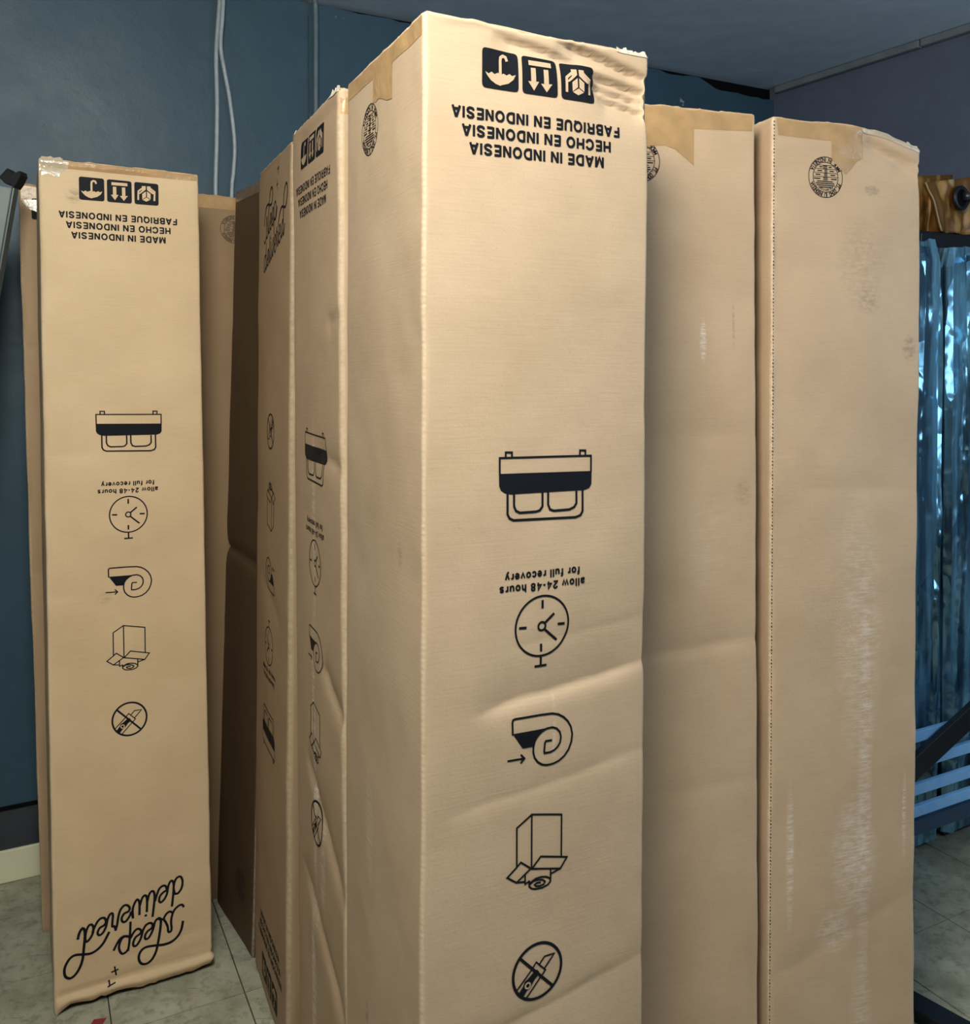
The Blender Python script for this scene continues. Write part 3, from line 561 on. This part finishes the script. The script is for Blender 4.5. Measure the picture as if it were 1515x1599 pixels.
# red tape mark and black scrape on the floor
tag(mesh_obj('floor_tape', *(lambda q: ([(x, y, z) for z in (.0002, .0009) for x, y in q], [(0, 1, 2, 3), (7, 6, 5, 4), (0, 4, 5, 1), (1, 5, 6, 2), (2, 6, 7, 3), (3, 7, 4, 0)]))([(-.876, 1.985), (-.850, 1.99), (-.858, 1.84), (-.884, 1.84)]), plain('red_tape', (.22, .018, .03), .5)), 'short strip of dark red tape on the floor by the leaning carton', 'tape')

# cables and conduit on the back wall
def pxw(x, y, off=.012):
    """wall point seen at photo position, as metres (used once to lay out the cable run)"""
    a = (x-757.5)/1400; b = (y-570)/1400; Yd = (WALL-off)/(WN[0]*a+WN[1]); return (a*Yd, Yd, CAM_Z-b*Yd)
def dense(pts, k): return [tuple(q) for q in catmull(pts, k)]
cA = tube('armoured_cable', dense([pxw(347, -12), pxw(344, 30), pxw(340, 90), pxw(341, 160), pxw(340, 230), pxw(338, 300), pxw(339, 420), pxw(340, 700)], 40), .0065, M_CABLE, n=8, ripple=.14)
tag(cA, 'straight armoured cable running down the dark teal wall', 'cable')
cB = tube('armoured_cable', dense([pxw(352, -12, .03), pxw(350, 30, .03), pxw(347, 75, .028), pxw(353, 115), pxw(361, 160), pxw(368, 225), pxw(366, 270), pxw(363, 310), pxw(360, 500)], 40), .006, M_CABLE, n=8, ripple=.14)
tag(cB, 'armoured cable that bows out to the right beside the straight one on the wall', 'cable')
cd = empty('wall_conduit', pxw(494, 400, .015)); tag(cd, 'thin painted pipe running up the teal wall to the ceiling', 'pipe'); o_ = Vector(cd.location)
tube('pipe', [tuple(Vector(p)-o_) for p in dense([pxw(490, -60, .03), pxw(490.5, -10, .03), pxw(493, 4, .026), pxw(494.5, 16, .020), pxw(495, 60, .02), pxw(494.5, 140, .02), pxw(494, 400, .02)], 6)], .0085, M_PIPE, cd, 10)
bx = pxw(483, 200, 0); box('back_strip', tuple(Vector((bx[0], bx[1], .3))-o_), WD, tuple(-WN), UP, .026, .006, 2.30, M_WALL, cd)

# ------------------------------------------------------------------ the cartons
W_, D_ = .357, .344
# front carton
mG = cardboard('kraft_front_carton', (.88, .875, .87), .3, scuffs=[(W_+D_+W_+.13, .75, .02, .10, .35), (W_+D_+W_+.15, .40, .012, .05, .6), (.20, .95, .004, .07, .3)], dirt=[(W_+D_+W_+.12, .46, .01, .02, .8), (W_+D_+W_+.26, 1.2, .012, .02, .35)], seed=1.3, wearamt=.34, beadamt=.16)
G = Carton('largest and nearest carton in the middle with three black handling symbols at its top', (-.0799, 1.177), 25.5, W_, D_, mG, lean=(.007, 0), step=.0045, seed=3, bulge=.003,
    creases=[('front', .07, .942, .357, .905, .010, .055, .009), ('front', .02, 1.075, .357, 1.035, .003, .03, .012), ('front', 0, 1.40, .357, 1.345, .0035, .012, .035), ('front', .10, .86, .357, .835, .0012, .01, .01),
             ('front', .20, .004, .357, .036, .017, .0028, .018), ('front', .10, .012, .24, .034, .012, .003, .018), ('front', .255, .043, .357, .062, .017, .0028, .016), ('front', .25, .060, .357, .078, .013, .0028, .010), ('front', .27, .074, .357, .096, .014, .0028, .014), ('front', .02, .012, .14, .010, .002, .004, .01)],
    drop=lambda x, y: .003*np.clip((x-.2)/.15, 0, 1)+.003*np.clip((x-.05)/.1, 0, 1)*np.clip(1-y/.2, 0, 1))
print_panel(G, 'front', lift=2.2)
stamp(G, 'left', D_-.222, .104, sc=1.0)
G.patch('tape_band', 'left', [(.002, .001), (.338, .001), (.338, .030), (.30, .032), (.002, .030)], TAPE)
G.patch('tape_tab', 'left', [(.136, .029), (.222, .029), (.222, .083), (.20, .080), (.185, .074), (.165, .068), (.152, .070), (.136, .066)], TAPE, off=.0006)
# second carton, behind the front one on its left
mF = cardboard('kraft_scuffed_carton', (.80, .77, .73), .35, scuffs=[(2*W_+.33+.15, .70, .014, .35, .9), (2*W_+.33+.13, .30, .016, .22, .8), (2*W_+.33+.16, 1.15, .012, .25, .5), (2*W_+.33+.20, .55, .02, .12, .5)], seed=4.1)  # kraft darkened: weaker light on this side is put into the tint
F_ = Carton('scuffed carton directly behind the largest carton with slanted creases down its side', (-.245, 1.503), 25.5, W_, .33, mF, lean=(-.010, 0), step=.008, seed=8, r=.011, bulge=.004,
    creases=[('left', .16, .615, .33, .640, .006, .02, .02), ('left', .20, 1.00, .33, 1.075, .009, .03, .012), ('left', .08, 1.20, .33, 1.39, .008, .03, .012), ('left', .05, 1.43, .33, 1.60, .009, .03, .012), ('left', .25, .39, .33, .375, .004, .01, .02), ('left', .05, .030, .32, .028, .003, .006, .012)],
    drop=lambda x, y: .004*np.clip((y-.05)/.2, 0, 1))
print_panel(F_, 'left', su=.90, skip=('slogan_script',))
F_.patch('tape_band', 'front', [(.001, .016), (.30, .016), (.30, .045), (.001, .043)], TAPE)
# third carton, right way up, with the slogan at its top
mE = cardboard('kraft_upright_carton', (.62, .58, .52), .3, seed=2.2)  # same kraft tinted darker in place of the dim light here
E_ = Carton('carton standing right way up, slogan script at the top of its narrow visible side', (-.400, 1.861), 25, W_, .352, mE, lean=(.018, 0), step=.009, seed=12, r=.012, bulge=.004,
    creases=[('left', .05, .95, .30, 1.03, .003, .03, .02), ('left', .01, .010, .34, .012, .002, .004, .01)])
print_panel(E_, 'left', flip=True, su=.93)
# leaning carton at the left
mA = cardboard('kraft_leaning_carton', (1.11, 1.10, 1.01), .22, dirt=[(.02+.05, 1.85, .02, .02, .5), (.12, .93, .02, .02, .25)], seed=6.4)
A_box = Carton('leftmost large carton standing on bare floor, whole front and lower edge visible', (-.998, 2.01), 27.4, .345, .315, mA, lean=(-.032, .02), step=.009, seed=15, lift=.016, bulge=.004,
    creases=[('front', .0, .665, .12, .672, .002, .02, .012), ('front', .0, .99, .10, .985, .002, .02, .01), ('front', .10, 1.705, .345, 1.675, .002, .03, .012), ('front', .12, 1.845, .345, 1.82, .003, .02, .01), ('front', .10, 1.885, .345, 1.865, .004, .012, .008), ('front', .0, .018, .345, .016, .0035, .004, .012)],
    drop=lambda x, y: .004*np.clip((x-.05)/.25, 0, 1))
for k in MAINKEYS:
    sc = dict(su=1., sd=1., ref=.345) if k == 'slogan_script' else dict(su=.96, sd=.977)
    o = A_box.decal(k, ART[k], 'front', INK, .0004, **sc)
    if k+'_knockout' in ART: A_box.decal(k+'_knockout', ART[k+'_knockout'], 'front', mA, .0007, parent=o, **sc)
A_box.patch('clear_tape', 'front', [(.001, .001), (.062, .001), (.060, .018), (.045, .030), (.04, .042), (.02, .036), (.001, .040)], CLEAR, off=.0008, cut=5)
A_box.patch('tape_band', 'front', [(.058, .002), (.342, .002), (.342, .018), (.058, .019)], TAPE)
# narrow carton behind it at the far left
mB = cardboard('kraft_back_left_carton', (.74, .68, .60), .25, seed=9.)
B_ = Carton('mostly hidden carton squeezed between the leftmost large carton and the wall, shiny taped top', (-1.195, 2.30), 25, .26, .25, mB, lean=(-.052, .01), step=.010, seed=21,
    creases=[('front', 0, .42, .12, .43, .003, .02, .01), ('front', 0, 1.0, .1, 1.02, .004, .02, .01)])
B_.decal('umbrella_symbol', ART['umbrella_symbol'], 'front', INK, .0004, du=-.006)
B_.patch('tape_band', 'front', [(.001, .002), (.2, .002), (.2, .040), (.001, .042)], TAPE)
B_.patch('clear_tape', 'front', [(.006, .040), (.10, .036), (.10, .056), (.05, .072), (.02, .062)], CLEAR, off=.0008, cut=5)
# carton between the leaning one and the dark one
mC = cardboard('kraft_recessed_carton', (.52, .465, .385), .25, seed=11.)  # tint lowered to paint in the shade between the cartons
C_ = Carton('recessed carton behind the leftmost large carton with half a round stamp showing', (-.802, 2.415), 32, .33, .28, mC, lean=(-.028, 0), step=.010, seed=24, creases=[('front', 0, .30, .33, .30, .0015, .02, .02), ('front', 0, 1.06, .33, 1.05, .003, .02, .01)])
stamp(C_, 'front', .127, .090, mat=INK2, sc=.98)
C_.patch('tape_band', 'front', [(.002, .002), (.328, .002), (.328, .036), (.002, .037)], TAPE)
# carton in the gap; its shade is put into the dark tint
mD = cardboard('kraft_gap_carton_shade_tint', (.175, .148, .115), .2, seed=13.)
Dk = Carton('carton in the gap, shade put into its colour, with one sharp crease halfway up', (-.529, 2.237), 34, .33, .28, mD, H=1.94, lean=(.046, .047), step=.010, seed=27, creases=[('left', 0, .972, .28, .982, .012, .02, .012)])
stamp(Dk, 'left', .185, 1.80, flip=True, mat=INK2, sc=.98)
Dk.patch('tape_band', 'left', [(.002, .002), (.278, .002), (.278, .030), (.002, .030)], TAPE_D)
# carton behind the front one on its right
mH = cardboard('kraft_plain_right_carton', (.95, .905, .86), .25, scuffs=[(.235, 1.93-.42, .008, .045, .9), (.24, 1.93-.78, .05, .10, .10)], dirt=[(.32, 1.93-.70, .02, .03, .25), (.30, 1.93-.39, .004, .05, .4)], seed=15.)
H_ = Carton('plain carton between the largest carton and the one with the caved-in top corner', (.168, 1.558), 18, .35, .34, mH, lean=(-.016, 0), step=.009, seed=30, bulge=.005,
    creases=[('front', 0, .592, .35, .590, .002, .02, .014), ('front', 0, .985, .35, .975, .005, .02, .010), ('front', 0, 1.24, .35, 1.235, .002, .03, .014)])
stamp(H_, 'front', .110, .102)
H_.patch('tape_band', 'front', [(.215, .003), (.344, .003), (.342, .032), (.215, .038)], TAPE)
H_.patch('tape_tab', 'front', [(.115, .003), (.219, .003), (.218, .104), (.20, .092), (.18, .078), (.16, .072), (.13, .075), (.115, .080)], TAPE, off=.0006)
# right carton with the collapsed corner
sc_ = [(.19, 1.93-1.42, .06, .13, .6), (.215, 1.93-1.30, .020, .45, .45), (.045, 1.93-1.40, .010, .16, .75), (.315, 1.93-1.36, .006, .10, .7), (.20, 1.93-.98, .06, .30, .35), (.15, 1.93-1.56, .05, .05, .5), (.21, 1.93-1.75, .03, .15, .4)]
mI = cardboard('kraft_worn_right_carton', (.965, .92, .88), .25, scuffs=sc_, dirt=[(.225, 1.93-.125, .022, .012, .7), (.20, 1.93-.27, .06, .10, .22), (.318, 1.93-.43, .02, .03, .5), (.22, 1.93-.34, .03, .03, .3)], seed=17., wearamt=.75)
I_ = Carton('rightmost carton with a round stamp and a caved-in top right corner', (.537, 1.679), 18, .345, .34, mI, step=.008, seed=33, bulge=.005, wob=.0016,
    creases=[('front', .19, .012, .345, .075, .011, .005, .014), ('front', .14, .055, .32, .095, .003, .008, .012), ('front', .21, .032, .345, .050, .009, .005, .010), ('front', .28, .06, .345, .10, .004, .006, .012), ('front', 0, .275, .23, .29, .001, .02, .01), ('front', .04, .70, .345, .71, .0015, .02, .012), ('front', 0, 1.63, .345, 1.515, .003, .03, .03)],
    drop=lambda x, y: .036*np.clip((x-.17)/.175, 0, 1)**1.7*np.clip(1.15-y/.34, 0, 1))
stamp(I_, 'front', .118, .106)
I_.patch('tape_band', 'front', [(.008, .003), (.134, .003), (.134, .036), (.012, .034)], TAPE)
I_.patch('tape_tab', 'front', [(.132, .003), (.205, .003), (.205, .064), (.192, .070), (.165, .098), (.15, .088), (.132, .070)], TAPE, off=.0006)
I_.patch('clear_tape', 'front', [(.20, .001), (.343, .001), (.343, .014), (.30, .014), (.205, .012)], CLEAR, off=.0008, cut=5)
# raw fluted cut edge down the front-left corner
fl = Art()
for k in range(300):
    d = 8+k*6.35; w = 1.1+.5*math.sin(k*1.7); fl.add([(2.2-w, d), (2.2+w, d+.8), (2.2+w, d+4.2), (2.2-w, d+3.4)], [(0, 1, 2, 3)])
I_.decal('fluted_cut_edge', fl, 'front', plain('dark_flute_gaps', (.10, .06, .035), .9), .0007, ref=.345)

# crumpled scraps of tape and torn liner that stick up on the top edges
def scrap(c, face, pts, h, n, mat, seed, name='torn_liner'):
    rr = random.Random(seed); V = []; F = []
    for i in range(n+1):
        t = i/n; u = pts[0]+(pts[1]-pts[0])*t; hh = h*(.35+.65*rr.random())*(1 if 0 < i < n else .4)
        base = c.at(np.array([c.off[face]+u]), np.array([c.H-.006]), .0012)[0]; top = c.at(np.array([c.off[face]+u+rr.uniform(-.003, .003)]), np.array([c.H]), .0008+rr.uniform(-.001, .003))[0]
        V += [base, (base+top)/2+np.array([0, 0, .001]), top+np.array([0, 0, hh])]
    for i in range(n):
        for k in (0, 1): F.append((i*3+k, i*3+3+k, i*3+4+k, i*3+k+1))
    o = mesh_obj(name, V, F, mat, c.root); md = o.modifiers.new('th', 'SOLIDIFY'); md.thickness = .0008; return o
scrap(G, 'front', (.30, .356), .003, 14, PAPER, 1); 
scrap(F_, 'left', (.002, .03), .004, 8, PAPER, 3); scrap(F_, 'left', (.27, .328), .006, 10, PAPER, 4)
scrap(I_, 'front', (.31, .344), .002, 8, PAPER, 5); scrap(A_box, 'front', (.002, .05), .003, 8, CLEAR, 9, 'tape_scrap')

# ------------------------------------------------------------------ things at the right: wrapped panels, folded curtain, slatted rack
M_BLK = plain('black_lacquer', (.006, .007, .010), .45)
M_NAVY = plain('dark_navy_panel', (.010, .014, .024), .35)
def film_mat():
    t = NT('clear_film_daylight_tint'); nt = t.t; out = nt.nodes['Material Output']; nt.nodes.remove(t.b)
    gl = t.n('ShaderNodeBsdfGlossy'); gl.inputs['Color'].default_value = (.42, .78, 1, 1); gl.inputs['Roughness'].default_value = .20  # blue of the reflected daylight is put into this gloss colour
    tr = t.n('ShaderNodeBsdfTransparent'); tr.inputs['Color'].default_value = (.80, .90, .98, 1)
    df = t.n('ShaderNodeBsdfDiffuse'); df.inputs['Color'].default_value = (.30, .66, .88, 1)  # cyan diffuse share paints in bright daylight glints on clear film
    mpv = t.n('ShaderNodeMapping'); t.l(t.coord(), mpv.inputs[0]); mpv.inputs['Scale'].default_value = (15, 15, 5); wn = t.n('ShaderNodeTexNoise'); t.l(t.coord(), wn.inputs['Vector']); wn.inputs['Scale'].default_value = 7
    wa = t.n('ShaderNodeVectorMath', operation='MULTIPLY_ADD'); t.l(wn.outputs['Color'], wa.inputs[0]); wa.inputs[1].default_value = (1.6, 1.6, 1.6); t.l(mpv.outputs[0], wa.inputs[2])
    vo = t.n('ShaderNodeTexVoronoi'); vo.inputs['Scale'].default_value = 1; t.l(wa.outputs[0], vo.inputs['Vector'])
    rel = t.n('ShaderNodeVectorMath', operation='SUBTRACT'); t.l(wa.outputs[0], rel.inputs[0]); t.l(vo.outputs['Position'], rel.inputs[1])
    rc = t.n('ShaderNodeVectorMath', operation='SUBTRACT'); t.l(vo.outputs['Color'], rc.inputs[0]); rc.inputs[1].default_value = (.5, .5, .5)
    dt = t.n('ShaderNodeVectorMath', operation='DOT_PRODUCT'); t.l(rel.outputs[0], dt.inputs[0]); t.l(rc.outputs[0], dt.inputs[1])
    nb = t.bump(dt.outputs['Value'], .85, .045)
    t.l(nb, gl.inputs['Normal']); t.l(nb, df.inputs['Normal'])
    lw = t.n('ShaderNodeLayerWeight'); lw.inputs['Blend'].default_value = .35
    m1 = t.n('ShaderNodeMixShader'); t.l(t.ramp(t.noise(t.coord(), 1, 3, .6, sc=(24, 24, 1.6)), .42, .62, .05, .50), m1.inputs[0]); t.l(tr.outputs[0], m1.inputs[1]); t.l(df.outputs[0], m1.inputs[2])
    m2 = t.n('ShaderNodeMixShader'); t.l(t.math('ADD', t.math('MULTIPLY', lw.outputs['Fresnel'], .6), .30, True), m2.inputs[0]); t.l(m1.outputs[0], m2.inputs[1]); t.l(gl.outputs[0], m2.inputs[2])
    t.l(m2.outputs[0], out.inputs[0]); return t.m
M_FILM = film_mat()
def wrapped_panel(a, n, w, th, h, label, seed):
    """dark upright panel with a loose wrinkled film over its front and sides; a along the wall direction, n towards the back wall"""
    r = empty('wrapped_panel', wp(a, n, 0)); tag(r, label, 'wrapped panel', 'film-wrapped panels by the right wall')
    box('board', tuple(-WD*0+np.array([0, 0, 0])), WD, WN, UP, w, th, h-.02, M_NAVY, r, .006)
    ns, nz = 90, 190; V = []; F = []; Lp = w+2*th
    s = np.linspace(0, Lp, ns); z = np.linspace(.02, h, nz); S, Z = np.meshgrid(s, z)
    X = np.clip(S-th, 0, w); Y = np.where(S < th, th-S, np.where(S > th+w, S-th-w, 0)); NX = np.where(S < th, -1., np.where(S > th+w, 1., 0.)); NY = np.where((S >= th) & (S <= th+w), -1., 0.)
    g = np.clip((Z-.02)/(h-.02), 0, 1); rs = np.random.default_rng(seed); off = .012+.010*(1-g)*0
    for k in range(7):                                                # long folds fanning from the gathered top
        c = Lp*(k+.5+rs.uniform(-.4, .4))/7; sl = rs.uniform(-.09, .09); wd = rs.uniform(.016, .040); am = rs.uniform(.008, .020); sk = rs.uniform(.25, .75)
        cc = c+sl*(1-g)+.010*vnoise(Z*2, Z*0+k, seed+k); q = (S-cc)/wd; tri = np.maximum(0, np.where(q < 0, 1+q/sk/1.2, 1-q/(1-sk)/1.2)); off = off+am*tri*(.55+.45*vnoise(Z*1.7, Z*0+k+.5, seed+20+k))
    tri2 = lambda x: np.abs(np.mod(x, 2)-1)
    off = off+.005*tri2(S*13+Z*3.1+vnoise(Z*3, S*4, seed+50))*np.abs(vnoise(Z*4, S*7, seed+52))+.005*tri2(Z*6-S*11+vnoise(Z*5, S*9, seed+51))*np.abs(vnoise(Z*5, S*9, seed+53))
    off = np.where((S < th) | (S > th+w), np.minimum(off, .020), off)
    top = np.clip((Z-(h-.07))/.07, 0, 1); X = X+(w/2-X)*.10*top; zt = Z+top*(.012*vnoise(S*11, S*0, seed+60)+.004*vnoise(S*40, S*0, seed+61)); off = off+top*(.012*np.abs(vnoise(S*34, S*0+.4, seed+62))-.01)
    P = X[..., None]*WD+Y[..., None]*WN+(NX*off)[..., None]*WD+(NY*off)[..., None]*WN; P[..., 2] = zt
    idx = np.arange(ns*nz).reshape(nz, ns); F = np.stack([idx[:-1, :-1], idx[:-1, 1:], idx[1:, 1:], idx[1:, :-1]], -1).reshape(-1, 4)
    mesh_obj('plastic_film', P.reshape(-1, 3), [tuple(map(int, f)) for f in F], M_FILM, r)
    return r
def an(x, y): return x*WD[0]+y*WD[1], x*WN[0]+y*WN[1]
aP, nP = an(1.403, 2.745)                                            # gap between the two panels
wrapped_panel(aP-.30, nP, .268, .09, 1.845, 'film-wrapped dark panel next to the rightmost carton', 5)
wrapped_panel(aP+.030, nP+.006, .32, .09, 1.835, 'film-wrapped dark panel at the right edge of the photo', 9)
# tall black cabinet behind them, folded gold curtains on top
cab = empty('tall_cabinet', wp(aP-.26, nP+.13, 0)); tag(cab, 'tall black cabinet behind the film-wrapped panels', 'cabinet')
box('body', (0, 0, 0), WD, WN, UP, .62, .26, 1.90, M_BLK, cab, .004)
box('door', tuple(-WN*.014), WD, WN, UP, .305, .014, 1.89, M_BLK, cab, .003); box('door', tuple(WD*.31-WN*.014), WD, WN, UP, .305, .014, 1.89, M_BLK, cab, .003)
def floral():
    t = NT('gold_leaf_print_fabric'); uv = t.n('ShaderNodeUVMap').outputs[0]
    v1 = t.n('ShaderNodeTexVoronoi'); v1.inputs['Scale'].default_value = 22; mp = t.n('ShaderNodeMapping'); mp.inputs['Scale'].default_value = (1, .45, 1); mp.inputs['Rotation'].default_value = (0, 0, .6)
    wv = t.n('ShaderNodeTexNoise'); wv.inputs['Scale'].default_value = 9; t.l(uv, wv.inputs['Vector'])
    ad = t.n('ShaderNodeVectorMath', operation='MULTIPLY_ADD'); t.l(wv.outputs['Color'], ad.inputs[0]); ad.inputs[1].default_value = (.06, .06, 0); t.l(uv, ad.inputs[2])
    t.l(ad.outputs[0], mp.inputs[0]); t.l(mp.outputs[0], v1.inputs['Vector'])
    leaf = t.ramp(v1.outputs['Distance'], .30, .50); c = t.mix(leaf, (.46, .25, .07, 1), (.16, .065, .008, 1))
    rnd = t.n('ShaderNodeSeparateColor'); t.l(v1.outputs['Color'], rnd.inputs[0])
    c = t.mix(t.math('MULTIPLY', t.ramp(rnd.outputs[0], .55, .6), t.ramp(v1.outputs['Distance'], .48, .30)), c, (.50, .38, .20, 1))
    c = t.mix(t.math('MULTIPLY', t.ramp(rnd.outputs[1], .6, .65), t.ramp(v1.outputs['Distance'], .5, .35)), c, (.42, .16, .03, 1))
    t.set(Base_Color=c, Roughness=.5); return t.m
M_FLOR = floral(); M_HEM = plain('pale_hem', (.36, .27, .15), .6)
def curtain(a0, n0, w, z0, hl, hr, seed, slump, label):
    """thick folded curtain panel standing on the cabinet, with a hole for the grommet"""
    r = empty('folded_curtain', wp(a0, n0, z0)); tag(r, label, 'curtain', 'folded gold curtains'); ns, nz = 40, 16
    for lay in range(2):
        S, T_ = np.meshgrid(np.linspace(0, 1, ns), np.linspace(0, 1, nz)); X = S*w+slump*(1-T_)*.03*(1-S)-(.035*(1-S)*T_ if lay == 0 else -.03*(1-S)*T_)*slump
        hgt = hl+(hr-hl)*S-.02*lay; Zv = T_*hgt; Y = lay*.035+.010*vnoise(S*5+lay*3, T_*2, seed)+.004*vnoise(S*16, T_*6, seed+2)
        P = []; 
        for th in (0, .010):
            q = X[..., None]*WD+(Y+th)[..., None]*WN; q[..., 2] = Zv; P.append(q.reshape(-1, 3))
        n = ns*nz; idx = np.arange(n).reshape(nz, ns); A = np.stack([idx[:-1, :-1], idx[:-1, 1:], idx[1:, 1:], idx[1:, :-1]], -1).reshape(-1, 4); F = [tuple(map(int, f)) for f in A]+[tuple(map(int, f[::-1]+n)) for f in A]
        rim = list(idx[0])+list(idx[1:, -1])+list(idx[-1, -2::-1])+list(idx[-2:0:-1, 0])
        F += [(int(rim[(i+1) % len(rim)]), int(rim[i]), int(rim[i]+n), int(rim[(i+1) % len(rim)]+n)) for i in range(len(rim))]
        o = mesh_obj('fabric_fold', np.concatenate(P), F, M_FLOR, r, True); uvl = o.data.uv_layers.new(name='UVMap'); uv2 = np.concatenate([np.stack([X, Zv], -1).reshape(-1, 2)+lay*.37]*2)
        li = np.zeros(len(o.data.loops), np.int32); o.data.loops.foreach_get('vertex_index', li); uvl.data.foreach_set('uv', uv2[li].astype(np.float32).ravel())
        if lay == 0: tube('hem', [tuple(q[j, 0]-WN*.010) for j in range(nz)], .0028, M_HEM, r, 6)
    return r
ac, nc = aP-.14, nP+.14
curtain(ac+.27, nc-.01, .24, 1.902, .155, .20, 3, 1, 'front folded gold leaf-print curtain on the cabinet, threaded by the rod')
curtain(ac+.05, nc+.085, .44, 1.902, .165, .22, 6, .6, 'rear folded gold leaf-print curtain on the cabinet')
gp = np.array(wp(ac+.378, nc-.028, 1.902+.112))
gr = []
for i in range(33): q = 2*math.pi*i/32; gr.append(tuple(gp+WD*.030*math.cos(q)+np.array([0, 0, 1])*.033*math.sin(q)))
rod = empty('curtain_rod', tuple(gp)); tag(rod, 'dark curtain rod poking through the black grommet of the gold curtain', 'curtain rod')
tube('grommet', [tuple(Vector(p)-Vector(gp)) for p in gr], .0085, M_BLK, rod, 8)
bm = bmesh.new(); bmesh.ops.create_circle(bm, cap_ends=True, radius=.028, segments=24); bmesh.ops.solidify(bm, geom=bm.faces[:], thickness=.002)
ho = bm_obj('grommet_hole', bm, M_VOID, rod); ho.rotation_euler = (math.pi/2, 0, math.atan2(WD[1], WD[0])); ho.location = tuple(-WN*.003)
tube('rod', [tuple(WN*.0-WN*.012+np.array([0, 0, .004])), tuple(WD*.165-WN*.043+np.array([0, 0, .006]))], .014, plain('gunmetal_rod', (.06, .065, .07), .35, .6), rod, 14)
# slatted rack
M_SLAT = mottled('pale_blue_slat', (.22, .46, .78), (.27, .53, .86), 20, .4, .05)
rk = empty('slatted_rack', wp(*an(1.12, 2.42), 0)); tag(rk, 'low rack with pale blue slats and a black diagonal strut', 'rack')
for k, z in enumerate((.424, .350, .277, .216)):
    o = box('slat', (0, 0, z), WD, WN, UP, .75, .014, .030, M_SLAT, rk, .002)
box('bottom_rail', (0, 0, .165), WD, WN, UP, .75, .02, .042, plain('dark_blue_rail', (.02, .05, .10), .4), rk, .002)
for x in (.0, .72): box('post', tuple(WD*x+WN*.016), WD, WN, UP, .03, .02, .50, M_BLK, rk, .002)
for x in (.0, .72): box('rear_post', tuple(WD*x+WN*.10), WD, WN, UP, .03, .02, .50, M_BLK, rk, .002)
sa = np.array([.50, 0, .866]); dv = WD*.92+np.array([0, 0, .39]); dv /= np.linalg.norm(dv); cv = np.cross(dv, WN)
box('strut', tuple(-WD*.03-WN*.022+np.array([0, 0, .365])), tuple(dv), tuple(WN), tuple(-cv), .78, .018, .062, M_BLK, rk, .002)
# flat black rail on the floor at the lower right
fr = np.array([.62, -.785, 0]); fr /= np.linalg.norm(fr); fn = np.array([fr[1], -fr[0], 0])
rl = empty('floor_rail', (.925, 2.115, 0)); tag(rl, 'flat black rail lying on the floor at the lower right corner', 'rail')
box('rail', (0, 0, 0), tuple(fr), tuple(fn), UP, .7, .06, .03, M_BLK, rl, .003); box('end_cap', tuple(-fr*.012), tuple(fr), tuple(fn), UP, .0118, .06, .031, M_NAVY, rl, .002)

# grey metal panel leaning at the left edge of the photo
M_GALV = mottled('dull_grey_sheet_metal', (.20, .23, .22), (.27, .30, .29), 12, .42, .06)
ti = math.radians(9.9); ax = np.array([math.sin(ti), .012, math.cos(ti)]); ax /= np.linalg.norm(ax); wx = np.array([-math.cos(ti), 0, math.sin(ti)]); dx = np.cross(wx, ax); dx = dx if dx[1] > 0 else -dx
L_ = 1.885/ax[2]; tp = np.array([-1.105, 2.12, 1.885]); bt = tp-ax*L_                      # right-hand edge, top and bottom
mp_ = empty('metal_panel', tuple(bt)); tag(mp_, 'grey sheet metal panel leaning at the left edge with a black rubber end', 'metal panel')
ow = wx*.008
box('sheet', tuple(ow), tuple(wx), tuple(dx), tuple(ax), .30, .006, L_-.004, M_GALV, mp_, .0015)
box('flange', tuple(-dx*.008), tuple(wx), tuple(dx), tuple(ax), .0075, .022, L_, plain('dark_metal_flange', (.12, .14, .14), .35, .4), mp_, .002)
V = []; prof = [(.0, .0), (-.006, .012), (-.012, .032), (-.008, .041), (.0, .036), (.010, .031), (.022, .042), (.038, .018), (.022, .006), (.010, .008)]
for dd in (-.012, .02):
    for u, v in prof: V.append(wx*u+ax*(L_-.003+v)+dx*dd)
n = len(prof); Fc = [tuple(range(n)), tuple(range(2*n-1, n-1, -1))]+[(i, i+n, (i+1) % n+n, (i+1) % n) for i in range(n)]
mesh_obj('rubber_end', V, Fc, plain('black_rubber', (.008, .009, .01), .5), mp_)
tube('bolt', [tuple(ow+wx*.030+ax*(L_-.15)-dx*.004), tuple(ow+wx*.030+ax*(L_-.15)+dx*.010)], .004, M_BLK, mp_, 10)
